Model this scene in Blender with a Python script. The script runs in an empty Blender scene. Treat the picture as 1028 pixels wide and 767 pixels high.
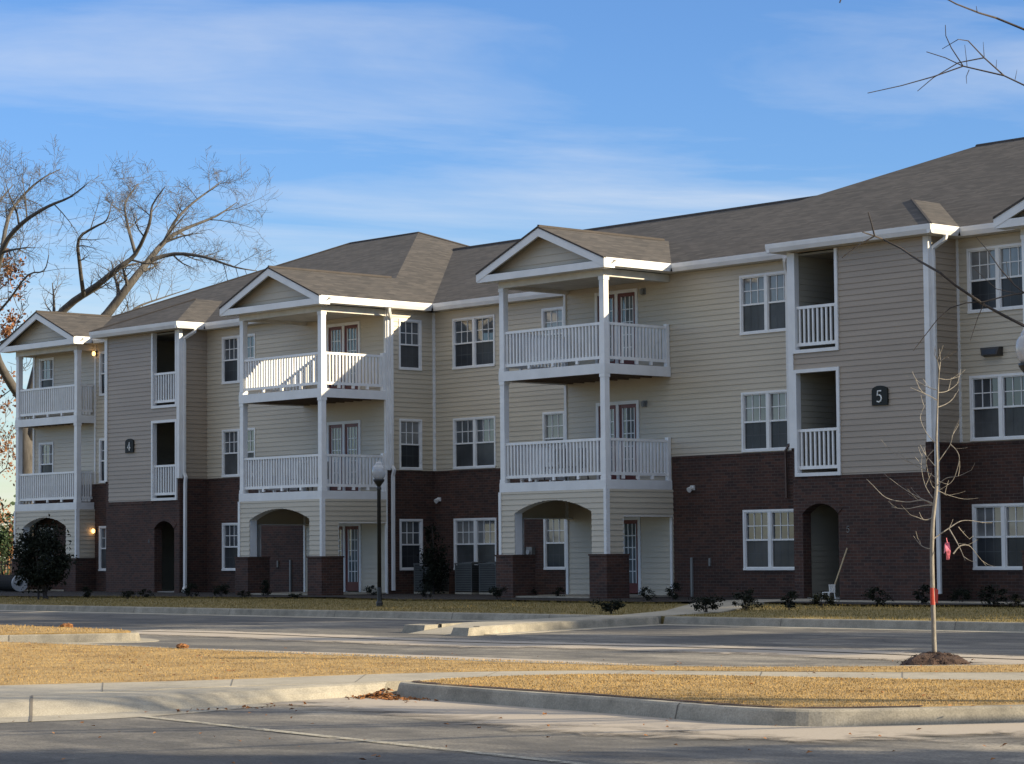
import bpy, bmesh, math, random
from mathutils import Vector, Matrix
R = math.radians
sc = bpy.context.scene
col = sc.collection

# ------------------------------------------------------------------ camera
FPX, PITCH, YAW, ROLL = 2502.9, 0.0684, -0.8312, -0.0088
CAM = Vector((43.074, -47.251, 1.284))
Fv = Vector((math.sin(YAW)*math.cos(PITCH), math.cos(YAW)*math.cos(PITCH), math.sin(PITCH)))
R0 = Vector((math.cos(YAW), -math.sin(YAW), 0)); U0 = R0.cross(Fv)
cr, sr = math.cos(ROLL), math.sin(ROLL)
Rv = cr*R0 + sr*U0; Uv = cr*U0 - sr*R0
cd = bpy.data.cameras.new('camera'); co = bpy.data.objects.new('camera', cd); col.objects.link(co)
co.matrix_world = Matrix(((Rv.x, Uv.x, -Fv.x, CAM.x), (Rv.y, Uv.y, -Fv.y, CAM.y), (Rv.z, Uv.z, -Fv.z, CAM.z), (0, 0, 0, 1)))
cd.sensor_width = 36; cd.lens = FPX/1028*36; cd.clip_start = 0.3; cd.clip_end = 3000
sc.camera = co

# ------------------------------------------------------------------ light
SUN_AZ, SUN_EL = 30.0, 20.3          # azimuth counted from +X towards +Y
wd = bpy.data.worlds.new('World'); sc.world = wd; wd.use_nodes = True
nt = wd.node_tree; nt.nodes.clear()
def wn(t, **k):
    n = nt.nodes.new(t)
    for a, b in k.items(): setattr(n, a, b)
    return n
wout = wn('ShaderNodeOutputWorld'); wbg = wn('ShaderNodeBackground')
sky = wn('ShaderNodeTexSky', sky_type='NISHITA', sun_disc=False)
sky.sun_elevation = R(SUN_EL); sky.sun_rotation = R(90-SUN_AZ)
sky.altitude = 50; sky.air_density = 1.0; sky.dust_density = 0.35; sky.ozone_density = 2.6
SKY = 0.084
wbg.inputs['Strength'].default_value = SKY
tc = wn('ShaderNodeTexCoord'); sep = wn('ShaderNodeSeparateXYZ')
nt.links.new(tc.outputs['Generated'], sep.inputs[0])
def wm(op, a, b=None, c=None):
    n = wn('ShaderNodeMath', operation=op)
    for i, s in enumerate((a, b, c)):
        if s is None: continue
        if isinstance(s, (int, float)): n.inputs[i].default_value = s
        else: nt.links.new(s, n.inputs[i])
    return n.outputs[0]
zz = wm('ADD', wm('MAXIMUM', sep.outputs[2], 0.0), 0.05)
cx_ = wm('DIVIDE', sep.outputs[0], zz); cy_ = wm('DIVIDE', sep.outputs[1], zz)
# drifting wisps: rotate into the wind direction and stretch
wx = wm('ADD', wm('MULTIPLY', cx_, 0.50), wm('MULTIPLY', cy_, 0.866))
wy = wm('SUBTRACT', wm('MULTIPLY', cy_, 0.50), wm('MULTIPLY', cx_, 0.866))
cmb = wn('ShaderNodeCombineXYZ')
nt.links.new(wm('MULTIPLY', wx, 0.62), cmb.inputs[0]); nt.links.new(wm('MULTIPLY', wy, 1.35), cmb.inputs[1])
n1 = wn('ShaderNodeTexNoise'); n1.inputs['Scale'].default_value = 0.85; n1.inputs['Detail'].default_value = 7
n1.inputs['Roughness'].default_value = 0.58; n1.inputs['Distortion'].default_value = 0.6
nt.links.new(cmb.outputs[0], n1.inputs['Vector'])
cmb2 = wn('ShaderNodeCombineXYZ'); nt.links.new(wm('MULTIPLY', wx, 1.6), cmb2.inputs[0]); nt.links.new(wm('MULTIPLY', wy, 4.2), cmb2.inputs[1])
n2s = wn('ShaderNodeTexNoise'); n2s.inputs['Scale'].default_value = 1.0; n2s.inputs['Detail'].default_value = 6; n2s.inputs['Roughness'].default_value = 0.6; n2s.inputs['Distortion'].default_value = 0.9
nt.links.new(cmb2.outputs[0], n2s.inputs['Vector'])
cr1 = wn('ShaderNodeValToRGB'); cr1.color_ramp.elements[0].position = 0.44; cr1.color_ramp.elements[1].position = 0.76
nt.links.new(n1.outputs['Fac'], cr1.inputs[0])
mixc = wn('ShaderNodeMixRGB'); mixc.inputs[2].default_value = (5.7, 5.8, 5.9, 1)
whiten_veil = wm('MULTIPLY', wm('SUBTRACT', wm('MINIMUM', wm('MAXIMUM', sep.outputs[2], 0.28), 0.75), 0.28), 1.75)   # unseen thin cloud added overhead to whiten the sky light
nt.links.new(wm('MAXIMUM', wm('MULTIPLY', wm('MULTIPLY', cr1.outputs[0], wm('ADD', 0.35, wm('MULTIPLY', n2s.outputs['Fac'], 0.95))), 0.62), whiten_veil), mixc.inputs[0])
tint = wn('ShaderNodeMixRGB', blend_type='MULTIPLY')
nt.links.new(wm('MINIMUM', wm('MULTIPLY', wm('MAXIMUM', sep.outputs[2], 0.02), 6.5), 1.0), tint.inputs[0])
tint.inputs[2].default_value = (0.60, 0.81, 1.14, 1)
nt.links.new(sky.outputs[0], tint.inputs[1])
nt.links.new(tint.outputs[0], mixc.inputs[1]); nt.links.new(mixc.outputs[0], wbg.inputs[0]); nt.links.new(wbg.outputs[0], wout.inputs[0])

sl = bpy.data.lights.new('sun', 'SUN'); so = bpy.data.objects.new('sun', sl); col.objects.link(so)
sl.energy = 5.0; sl.angle = R(0.53); sl.color = (1.0, 0.84, 0.58)
sdir = Vector((math.cos(R(SUN_AZ))*math.cos(R(SUN_EL)), math.sin(R(SUN_AZ))*math.cos(R(SUN_EL)), math.sin(R(SUN_EL))))
so.rotation_euler = sdir.to_track_quat('Z', 'Y').to_euler()
so.location = (60, 30, 40)
vs = sc.view_settings; vs.view_transform = 'Standard'; vs.look = 'None'; vs.gamma = 1; vs.use_curve_mapping = False
vs.exposure = 0.90

# ------------------------------------------------------------------ materials
MATS = {}
class NT:
    def __init__(s, name):
        s.m = bpy.data.materials.new(name); s.m.use_nodes = True; s.t = s.m.node_tree
        s.b = s.t.nodes['Principled BSDF']; MATS[name] = s.m
    def n(s, t, **k):
        x = s.t.nodes.new(t)
        for a, b in k.items(): setattr(x, a, b)
        return x
    def l(s, a, b): s.t.links.new(a, b)
    def mth(s, op, a, b=None, c=None):
        n = s.n('ShaderNodeMath', operation=op)
        for i, q in enumerate((a, b, c)):
            if q is None: continue
            if isinstance(q, (int, float)): n.inputs[i].default_value = q
            else: s.l(q, n.inputs[i])
        return n.outputs[0]
    def pos(s): return s.n('ShaderNodeNewGeometry').outputs['Position']
    def noise(s, scale, detail=4, rough=0.55, vec=None, dist=0.0):
        n = s.n('ShaderNodeTexNoise'); n.inputs['Scale'].default_value = scale; n.inputs['Detail'].default_value = detail
        n.inputs['Roughness'].default_value = rough; n.inputs['Distortion'].default_value = dist
        s.l(vec if vec is not None else s.pos(), n.inputs['Vector']); return n.outputs['Fac']
    def ramp(s, fac, stops):
        r = s.n('ShaderNodeValToRGB'); e = r.color_ramp.elements
        while len(e) < len(stops): e.new(0.5)
        for el, (p, c) in zip(e, stops):
            el.position = p; el.color = (c[0], c[1], c[2], 1) if not isinstance(c, float) else (c, c, c, 1)
        s.l(fac, r.inputs[0]); return r.outputs[0]
    def mix(s, fac, a, b, mode='MIX'):
        n = s.n('ShaderNodeMixRGB', blend_type=mode)
        for i, q in enumerate((fac, a, b)):
            if isinstance(q, (int, float)): n.inputs[i].default_value = q
            elif isinstance(q, tuple): n.inputs[i].default_value = (*q, 1)
            else: s.l(q, n.inputs[i])
        return n.outputs[0]
    def bump(s, h, st=0.3, d=0.02):
        n = s.n('ShaderNodeBump'); n.inputs['Strength'].default_value = st; n.inputs['Distance'].default_value = d
        s.l(h, n.inputs['Height']); s.l(n.outputs[0], s.b.inputs['Normal'])
    def rgh(s, v): s.b.inputs['Roughness'].default_value = v
    def colr(s, c):
        if isinstance(c, tuple): s.b.inputs['Base Color'].default_value = (*c, 1)
        else: s.l(c, s.b.inputs['Base Color'])
    def wallvec(s):
        # brick coordinates on any upright wall: along the wall, height
        g = s.n('ShaderNodeNewGeometry'); sp = s.n('ShaderNodeSeparateXYZ'); s.l(g.outputs['Position'], sp.inputs[0])
        sn = s.n('ShaderNodeSeparateXYZ'); s.l(g.outputs['Normal'], sn.inputs[0])
        f = s.mth('GREATER_THAN', s.mth('ABSOLUTE', sn.outputs[0]), 0.7)
        u = s.mth('ADD', s.mth('MULTIPLY', sp.outputs[1], f), s.mth('MULTIPLY', sp.outputs[0], s.mth('SUBTRACT', 1.0, f)))
        cb = s.n('ShaderNodeCombineXYZ'); s.l(u, cb.inputs[0]); s.l(sp.outputs[2], cb.inputs[1]); return cb.outputs[0]

def simple(name, c, r=0.5, var=0.08, scale=3.0):
    t = NT(name); n = t.noise(scale, 5)
    lo = tuple(max(0, x*(1-var*2)) for x in c); hi = tuple(min(1, x*(1+var)) for x in c)
    t.colr(t.ramp(n, [(0.3, lo), (0.7, hi)])); t.rgh(r); return t

def siding(name, c):
    t = NT(name); p = t.pos()
    v = t.n('ShaderNodeVectorMath', operation='MULTIPLY'); t.l(p, v.inputs[0]); v.inputs[1].default_value = (0.35, 0.35, 2.2)
    n = t.noise(1.0, 5, 0.6, v.outputs[0]); n2 = t.noise(14, 3)
    a = t.ramp(n, [(0.3, tuple(x*0.88 for x in c)), (0.7, tuple(x*1.06 for x in c))])
    t.colr(t.mix(0.12, a, t.ramp(n2, [(0.3, tuple(x*0.7 for x in c)), (0.7, c)]))); t.rgh(0.5)
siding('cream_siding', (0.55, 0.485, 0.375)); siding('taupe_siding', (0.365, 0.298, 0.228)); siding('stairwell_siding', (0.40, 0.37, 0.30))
simple('white_trim', (0.74, 0.74, 0.73), 0.42, 0.05, 2.0); simple('white_vinyl', (0.78, 0.78, 0.77), 0.35, 0.04, 4.0)
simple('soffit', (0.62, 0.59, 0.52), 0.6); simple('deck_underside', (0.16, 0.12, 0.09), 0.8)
simple('porch_ceiling', (0.60, 0.58, 0.52), 0.6)
simple('maroon_paint', (0.13, 0.022, 0.018), 0.4); simple('black_metal', (0.012, 0.013, 0.014), 0.42); simple('dark_plaque', (0.007, 0.010, 0.008), 0.7)
simple('digit_white', (0.8, 0.8, 0.76), 0.5, 0.03); simple('grey_metal', (0.20, 0.205, 0.20), 0.45); simple('unit_metal', (0.075, 0.08, 0.078), 0.6); simple('lamp_housing', (0.05, 0.045, 0.04), 0.5)
simple('white_plastic', (0.75, 0.75, 0.73), 0.4); simple('wood_handle', (0.5, 0.38, 0.22), 0.6)
simple('dark_interior', (0.03, 0.03, 0.03), 0.9); simple('stair_floor', (0.25, 0.24, 0.22), 0.8); simple('brown_pipe', (0.10, 0.06, 0.045), 0.5)

t = NT('brick')
v = t.wallvec(); br = t.n('ShaderNodeTexBrick'); t.l(v, br.inputs['Vector'])
br.inputs['Scale'].default_value = 1.0; br.inputs['Brick Width'].default_value = 0.215; br.inputs['Row Height'].default_value = 0.075
br.inputs['Mortar Size'].default_value = 0.006; br.inputs['Mortar Smooth'].default_value = 0.3; br.inputs['Bias'].default_value = -0.1
br.inputs['Color1'].default_value = (0.082, 0.035, 0.023, 1); br.inputs['Color2'].default_value = (0.034, 0.018, 0.015, 1); br.inputs['Mortar'].default_value = (0.10, 0.082, 0.07, 1)
nz = t.noise(0.7, 6); nb = t.noise(9, 3)
c = t.mix(0.55, br.outputs['Color'], t.ramp(nz, [(0.25, (0.45, 0.42, 0.42)), (0.75, (1.25, 1.2, 1.18))]), 'MULTIPLY')
c = t.mix(0.35, c, t.ramp(nb, [(0.3, (0.5, 0.5, 0.5)), (0.7, (1.3, 1.3, 1.3))]), 'MULTIPLY')
t.colr(c); t.rgh(0.85); t.bump(br.outputs['Fac'], -0.4, 0.008)

t = NT('shingles')
g = t.n('ShaderNodeNewGeometry'); sp = t.n('ShaderNodeSeparateXYZ'); t.l(g.outputs['Position'], sp.inputs[0])
sn = t.n('ShaderNodeSeparateXYZ'); t.l(g.outputs['Normal'], sn.inputs[0])
f = t.mth('GREATER_THAN', t.mth('ABSOLUTE', sn.outputs[0]), t.mth('ABSOLUTE', sn.outputs[1]))
u = t.mth('ADD', t.mth('MULTIPLY', sp.outputs[1], f), t.mth('MULTIPLY', sp.outputs[0], t.mth('SUBTRACT', 1.0, f)))
cb = t.n('ShaderNodeCombineXYZ'); t.l(u, cb.inputs[0]); t.l(t.mth('MULTIPLY', sp.outputs[2], 2.6), cb.inputs[1])
br = t.n('ShaderNodeTexBrick'); t.l(cb.outputs[0], br.inputs['Vector'])
br.inputs['Scale'].default_value = 1; br.inputs['Brick Width'].default_value = 0.32; br.inputs['Row Height'].default_value = 0.145; br.inputs['Mortar Size'].default_value = 0.010; br.inputs['Mortar Smooth'].default_value = 0.5
br.inputs['Color1'].default_value = (0.076, 0.069, 0.066, 1); br.inputs['Color2'].default_value = (0.041, 0.039, 0.039, 1); br.inputs['Mortar'].default_value = (0.040, 0.035, 0.032, 1)
nz = t.noise(0.35, 6, 0.6)
mv = t.n('ShaderNodeVectorMath', operation='MULTIPLY'); t.l(cb.outputs[0], mv.inputs[0]); mv.inputs[1].default_value = (0.7, 5.0, 1)
nst = t.noise(1.6, 5, 0.6, mv.outputs[0])
c = t.mix(0.6, br.outputs['Color'], t.ramp(nz, [(0.3, (0.75, 0.75, 0.76)), (0.7, (1.2, 1.17, 1.12))]), 'MULTIPLY')
c = t.mix(0.7, c, t.ramp(nst, [(0.3, (0.6, 0.6, 0.6)), (0.7, (1.35, 1.35, 1.33))]), 'MULTIPLY')
t.colr(c); t.rgh(0.95); t.bump(br.outputs['Fac'], -0.5, 0.012)
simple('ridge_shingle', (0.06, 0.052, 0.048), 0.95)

def glass(name, c, rough=0.03, spec=0.5):
    t = NT(name); n = t.noise(0.9, 3)
    t.colr(t.ramp(n, [(0.35, tuple(x*0.6 for x in c)), (0.65, tuple(x*1.3 for x in c))])); t.rgh(rough); t.b.inputs['Specular IOR Level'].default_value = spec
    n2 = t.noise(1.6, 2); t.bump(n2, 0.25, 0.01)
glass('window_glass', (0.075, 0.085, 0.095), 0.02, 0.9); glass('window_screen', (0.030, 0.034, 0.040), 0.3, 0.35)
glass('screen_pale', (0.06, 0.062, 0.064), 0.3, 0.35); glass('screen_bar', (0.075, 0.08, 0.085), 0.5, 0.3); glass('blind_glass', (0.20, 0.205, 0.205), 0.05, 0.8); glass('curtain_glass', (0.34, 0.32, 0.30), 0.05, 0.8); glass('door_glass', (0.13, 0.15, 0.155), 0.04, 0.8)

t = NT('globe_glass'); t.colr((0.50, 0.51, 0.52)); t.rgh(0.18); t.b.inputs['Transmission Weight'].default_value = 0.25; t.b.inputs['Subsurface Weight'].default_value = 0.0
t = NT('lit_bulb'); t.colr((1, 0.7, 0.35)); t.b.inputs['Emission Color'].default_value = (1, 0.55, 0.18, 1); t.b.inputs['Emission Strength'].default_value = 2.2

def ground_mat(name, stops, s1=0.5, s2=6, rough=0.95, bumpst=0.5, bd=0.02, s3=45):
    t = NT(name); a = t.noise(s1, 6, 0.6); b = t.noise(s2, 5, 0.6); c3 = t.noise(s3, 3, 0.6)
    m = t.mth('ADD', t.mth('MULTIPLY', a, 0.5), t.mth('MULTIPLY', b, 0.5))
    c = t.ramp(m, stops)
    c = t.mix(0.6, c, t.ramp(c3, [(0.28, (0.55, 0.55, 0.55)), (0.72, (1.35, 1.35, 1.35))]), 'MULTIPLY')
    t.colr(c); t.rgh(rough); t.bump(c3, bumpst, bd); return t
ground_mat('dormant_lawn', [(0.34, (0.10, 0.06, 0.026)), (0.44, (0.28, 0.18, 0.065)), (0.66, (0.45, 0.31, 0.125))], 1.3, 9)
ground_mat('turf_edge', [(0.3, (0.06, 0.04, 0.02)), (0.7, (0.14, 0.09, 0.04))], 2, 12)
ground_mat('greenish_lawn', [(0.34, (0.10, 0.082, 0.025)), (0.5, (0.19, 0.145, 0.045)), (0.66, (0.27, 0.195, 0.07))], 0.3, 4)
ground_mat('mulch', [(0.3, (0.010, 0.0075, 0.006)), (0.7, (0.030, 0.021, 0.016))], 1.5, 14, bd=0.05)
ground_mat('soil', [(0.3, (0.03, 0.018, 0.013)), (0.7, (0.085, 0.048, 0.033))], 3, 18, bd=0.05)
ground_mat('far_field', [(0.3, (0.10, 0.08, 0.03)), (0.7, (0.22, 0.17, 0.08))], 0.1, 1)
t = ground_mat('concrete', [(0.3, (0.21, 0.19, 0.15)), (0.5, (0.325, 0.295, 0.235)), (0.7, (0.40, 0.365, 0.295))], 0.5, 5, 0.9, 0.15, 0.006, 60)
t = ground_mat('kerb_concrete', [(0.3, (0.12, 0.112, 0.092)), (0.5, (0.26, 0.238, 0.193)), (0.7, (0.40, 0.365, 0.30))], 0.7, 3.5, 0.9, 0.2, 0.006, 60)

t = NT('asphalt')
a = t.noise(0.12, 6, 0.62, dist=0.5); vv = t.n('ShaderNodeVectorMath', operation='MULTIPLY'); t.l(t.pos(), vv.inputs[0]); vv.inputs[1].default_value = (0.5, 1.6, 1)
b = t.noise(0.8, 6, 0.62, vv.outputs[0]); c3 = t.noise(38, 4, 0.75); c4 = t.noise(5, 5, 0.65)
m = t.mth('ADD', t.mth('MULTIPLY', a, 0.55), t.mth('MULTIPLY', b, 0.45))
c = t.ramp(m, [(0.36, (0.048, 0.047, 0.047)), (0.48, (0.086, 0.082, 0.076)), (0.56, (0.16, 0.148, 0.128)), (0.65, (0.29, 0.262, 0.215))])
c = t.mix(0.9, c, t.ramp(c3, [(0.28, (0.35, 0.35, 0.35)), (0.72, (1.65, 1.65, 1.65))]), 'MULTIPLY')
c = t.mix(0.75, c, t.ramp(c4, [(0.3, (0.75, 0.75, 0.75)), (0.7, (1.25, 1.25, 1.25))]), 'MULTIPLY')
vo = t.n('ShaderNodeTexVoronoi', feature='DISTANCE_TO_EDGE'); vo.inputs['Scale'].default_value = 0.33
wv = t.n('ShaderNodeMixRGB'); wv.inputs[0].default_value = 0.12; t.l(t.pos(), wv.inputs[1]); nn_ = t.n('ShaderNodeTexNoise'); nn_.inputs['Scale'].default_value = 1.7; nn_.inputs['Detail'].default_value = 6; t.l(t.pos(), nn_.inputs['Vector'])
av = t.n('ShaderNodeVectorMath', operation='MULTIPLY_ADD'); t.l(nn_.outputs['Color'], av.inputs[0]); av.inputs[1].default_value = (0.9, 0.9, 0.9); t.l(t.pos(), av.inputs[2]); t.l(av.outputs[0], vo.inputs['Vector'])
crk = t.mth('MULTIPLY', t.ramp(vo.outputs['Distance'], [(0.0, 1.0), (0.012, 0.0)]), t.ramp(t.noise(0.2, 3), [(0.48, 0.0), (0.58, 0.75)]))
c = t.mix(crk, c, (0.03, 0.03, 0.03))
st = t.ramp(t.noise(1.9, 4, 0.5), [(0.60, 0.0), (0.70, 0.55)]); c = t.mix(st, c, (0.05, 0.048, 0.046))
t.colr(c); t.rgh(0.9); t.bump(c3, 0.5, 0.01)
t = NT('dust_sunlit_tone')        # pale sand along the near kerb, painted sunlit tone farther off; ragged edge
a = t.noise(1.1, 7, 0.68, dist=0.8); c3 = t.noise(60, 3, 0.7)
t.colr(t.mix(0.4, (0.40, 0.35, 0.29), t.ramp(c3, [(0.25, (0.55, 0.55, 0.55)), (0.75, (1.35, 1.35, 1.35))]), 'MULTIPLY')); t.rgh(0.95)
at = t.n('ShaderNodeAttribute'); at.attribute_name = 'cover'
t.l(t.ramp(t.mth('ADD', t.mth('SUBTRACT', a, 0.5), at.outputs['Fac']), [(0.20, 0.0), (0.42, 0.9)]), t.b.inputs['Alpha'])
t = NT('line_paint'); a = t.noise(9, 5, 0.7)
t.colr((0.40, 0.375, 0.30)); t.rgh(0.8); t.l(t.ramp(a, [(0.36, 0.1), (0.56, 0.85)]), t.b.inputs['Alpha'])

def bark(name, c, s=6):
    t = NT(name); vv = t.n('ShaderNodeVectorMath', operation='MULTIPLY'); t.l(t.pos(), vv.inputs[0]); vv.inputs[1].default_value = (1, 1, 0.3)
    n = t.noise(s, 5, 0.65, vv.outputs[0]); t.colr(t.ramp(n, [(0.3, tuple(x*0.55 for x in c)), (0.7, tuple(x*1.25 for x in c))])); t.rgh(0.9); t.bump(n, 0.5, 0.03)
bark('grey_bark', (0.085, 0.078, 0.072)); bark('dark_bark', (0.055, 0.045, 0.04)); bark('young_bark', (0.25, 0.23, 0.20), 20)
def leafmat(name, c1, c2, s=2.5):
    t = NT(name); n = t.noise(s, 4); t.colr(t.ramp(n, [(0.3, c1), (0.7, c2)])); t.rgh(0.8); t.b.inputs['Specular IOR Level'].default_value = 0.2
leafmat('shrub_leaf', (0.005, 0.007, 0.004), (0.013, 0.018, 0.010), 6); leafmat('evergreen_leaf', (0.018, 0.035, 0.018), (0.05, 0.08, 0.035))
leafmat('russet_leaf', (0.13, 0.05, 0.025), (0.30, 0.15, 0.07)); leafmat('fallen_leaf', (0.14, 0.05, 0.018), (0.33, 0.16, 0.06), 25)
leafmat('straw_blade', (0.21, 0.13, 0.045), (0.46, 0.315, 0.125), 1.6); leafmat('lawn_blade', (0.12, 0.095, 0.028), (0.27, 0.20, 0.07), 1.2)
simple('joint', (0.13, 0.115, 0.095), 0.9)
simple('red_tape', (0.38, 0.035, 0.02), 0.6); simple('pink_tape', (0.75, 0.18, 0.25), 0.4, 0.3, 30)
simple('pipe_black', (0.008, 0.008, 0.009), 0.95); simple('pipe_end', (0.36, 0.37, 0.38), 0.6)
def M(n): return MATS[n]

# ------------------------------------------------------------------ mesh helpers
class MB:
    def __init__(s): s.v = []; s.f = []; s.mi = []; s.mats = []; s.cur = 0
    def mat(s, name):
        if name not in s.mats: s.mats.append(name)
        s.cur = s.mats.index(name); return s
    def poly(s, pts):
        b = len(s.v); s.v += [tuple(p) for p in pts]; s.f.append(tuple(range(b, b+len(pts)))); s.mi.append(s.cur); return s
    def hexa(s, p):  # 8 corners: bottom 4, top 4
        b = len(s.v); s.v += [tuple(q) for q in p]
        for q in ((3, 2, 1, 0), (4, 5, 6, 7), (0, 1, 5, 4), (1, 2, 6, 5), (2, 3, 7, 6), (3, 0, 4, 7)):
            s.f.append(tuple(b+i for i in q)); s.mi.append(s.cur)
        return s
    def box(s, x0, x1, y0, y1, z0, z1):
        return s.hexa([(x0, y0, z0), (x1, y0, z0), (x1, y1, z0), (x0, y1, z0), (x0, y0, z1), (x1, y0, z1), (x1, y1, z1), (x0, y1, z1)])
    def tube(s, pts, rad, n=6, cap=True):
        pts = [Vector(p) for p in pts]
        if not isinstance(rad, (list, tuple)): rad = [rad]*len(pts)
        b = len(s.v); prev = None
        for i, p in enumerate(pts):
            d = (pts[min(i+1, len(pts)-1)] - pts[max(i-1, 0)])
            d = d.normalized() if d.length > 1e-9 else Vector((0, 0, 1))
            if prev is None:
                a = d.orthogonal().normalized()
            else:
                a = (prev - d*prev.dot(d)); a = a.normalized() if a.length > 1e-6 else d.orthogonal().normalized()
            prev = a; c = d.cross(a)
            for k in range(n):
                th = 2*math.pi*k/n; s.v.append(tuple(p + (a*math.cos(th)+c*math.sin(th))*rad[i]))
        for i in range(len(pts)-1):
            for k in range(n):
                s.f.append((b+i*n+k, b+i*n+(k+1) % n, b+(i+1)*n+(k+1) % n, b+(i+1)*n+k)); s.mi.append(s.cur)
        if cap:
            s.f.append(tuple(b+k for k in range(n))[::-1]); s.mi.append(s.cur)
            e = b+(len(pts)-1)*n; s.f.append(tuple(e+k for k in range(n))); s.mi.append(s.cur)
        return s
    def lathe(s, cx, cy, prof, n=16):   # prof: [(r,z)]
        b = len(s.v)
        for r, z in prof:
            for k in range(n):
                th = 2*math.pi*k/n; s.v.append((cx+r*math.cos(th), cy+r*math.sin(th), z))
        for i in range(len(prof)-1):
            for k in range(n):
                s.f.append((b+i*n+k, b+i*n+(k+1) % n, b+(i+1)*n+(k+1) % n, b+(i+1)*n+k)); s.mi.append(s.cur)
        s.f.append(tuple(b+k for k in range(n))[::-1]); s.mi.append(s.cur)
        e = b+(len(prof)-1)*n; s.f.append(tuple(e+k for k in range(n))); s.mi.append(s.cur)
        return s
    def build(s, name, mat=None, parent=None, smooth=False, fix=False):
        me = bpy.data.meshes.new(name); me.from_pydata(s.v, [], s.f)
        if mat: me.materials.append(M(mat))
        for q in s.mats: me.materials.append(M(q))
        if s.mats and not mat: me.polygons.foreach_set('material_index', s.mi)
        if smooth: me.polygons.foreach_set('use_smooth', [True]*len(me.polygons))
        if fix:
            bm = bmesh.new(); bm.from_mesh(me); bmesh.ops.recalc_face_normals(bm, faces=bm.faces); bm.to_mesh(me); bm.free()
        me.update(); o = bpy.data.objects.new(name, me); col.objects.link(o)
        if parent:
            o.parent = parent
            pw = parent.matrix_world if parent.parent else parent.matrix_basis
            o.matrix_parent_inverse = Matrix.Translation(-total_loc(parent))
        return o
def total_loc(o):
    l = Vector(o.location)
    return l if not o.parent else l   # parents built in world space carry identity transforms
def empty(name, loc):
    o = bpy.data.objects.new(name, None); o.location = loc; o.empty_display_size = 0.3; col.objects.link(o); return o
def tag(o, label=None, cat=None, group=None, kind=None):
    if label: o['label'] = label
    if cat: o['category'] = cat
    if group: o['group'] = group
    if kind: o['kind'] = kind
    return o

# a point of the site seen at photo pixel (u, v) on the gently sloping ground (top = kerb-top level, else asphalt)
SLOPE = 0.008
def gz(y, top=True):
    yy = min(max(y, -70.0), -3.0)
    return (0.10 if top else -0.05) + SLOPE*(yy+3)
def ray(u, v): return Fv*FPX + Rv*(u-514) - Uv*(v-383.5)
def gp(u, v, top=True):
    d = ray(u, v); z0 = 0.10 if top else -0.05
    tt = (z0 + SLOPE*(CAM.y+3) - CAM.z)/(d.z - SLOPE*d.y); return CAM + d*tt
def at_dist(u, v, depth): return CAM + ray(u, v)*(depth/FPX)

# ------------------------------------------------------------------ apartment building
AX = -20.8
Y_LINK, Y_BAY, Y_PORCH, Y_END = 1.85, -1.09, -2.46, -0.73
Z_BRICK, Z_EAVE, Z_TOP = 3.77, 8.58, 8.80
PIT = 0.418; Y_RIDGE = 8.07; Y_BACK = 16.14; OH = 0.42
FLOORS = (0.0, 3.0, 6.0)
HEAD, SILL = 2.32, 0.79
BLD = tag(empty('apartment_building', (-10.4, 0, 0.1)), 'three storey apartment building with cream siding, dark brick base and white porch balconies', 'building')

class Wall:
    def __init__(s, kind, c, mir=False, sgn=1):
        s.kind, s.c, s.mir, s.sgn = kind, c, mir, sgn
    def X(s, x): return AX-x if s.mir else x
    def P(s, a, o, z):
        if s.kind == 'front': return (s.X(a), s.c-o, z)
        return (s.X(s.c + s.sgn*o), a, z)
    def box(s, mb, a0, a1, o0, o1, z0, z1):
        mb.hexa([s.P(a0, o0, z0), s.P(a1, o0, z0), s.P(a1, o1, z0), s.P(a0, o1, z0), s.P(a0, o0, z1), s.P(a1, o0, z1), s.P(a1, o1, z1), s.P(a0, o1, z1)])

def hole(a0, a1, z0, z1, spring=None, top=None): return (a0, a1, z0, z1, spring, top)
def hole_at(h, z):
    a0, a1, z0, z1, sp, tp = h
    if z <= z0 or z >= (tp if tp else z1): return None
    if sp is None or z <= sp: return (a0, a1)
    hw = (a1-a0)/2; rise = tp-sp; Rr = (hw*hw+rise*rise)/(2*rise); zc = tp-Rr
    q = Rr*Rr-(z-zc)**2
    if q <= 0: return None
    w = min(math.sqrt(q), hw); c = (a0+a1)/2; return (c-w, c+w)
def panel(mb, w, s0, s1, z0, z1, holes=(), lap=0.0, row=0.2):
    ed = {round(z0, 4), round(z1, 4)}
    k = math.floor(z0/row)+1
    while k*row < z1-1e-6: ed.add(round(k*row, 4)); k += 1
    for h in holes:
        for z in (h[2], h[5] if h[5] else h[3]):
            if z0 < z < z1: ed.add(round(z, 4))
        if h[4]:
            q = h[4]
            while q < h[5]: 
                if z0 < q < z1: ed.add(round(q, 4))
                q += 0.022
    ed = sorted(ed)
    for za, zb in zip(ed, ed[1:]):
        if zb-za < 1e-4: continue
        zm = (za+zb)/2; zr = math.floor((zm+1e-6)/row)*row
        oa = lap*(1-(za-zr)/row); ob = lap*(1-(zb-zr)/row)
        cuts = sorted(c for c in (hole_at(h, zm) for h in holes) if c and c[1] > s0 and c[0] < s1)
        segs = []; a = s0
        for c0, c1 in cuts:
            if c0 > a: segs.append((a, min(c0, s1)))
            a = max(a, c1)
        if a < s1: segs.append((a, s1))
        for p, q in segs:
            mb.poly([w.P(p, oa, za), w.P(q, oa, za), w.P(q, ob, zb), w.P(p, ob, zb)])
            if lap and abs(za-zr) < 1e-3: mb.poly([w.P(p, 0, za), w.P(q, 0, za), w.P(q, lap, za), w.P(p, lap, za)])
LAP = 0.019
ROW = 0.142
WR = random.Random(14)
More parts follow.
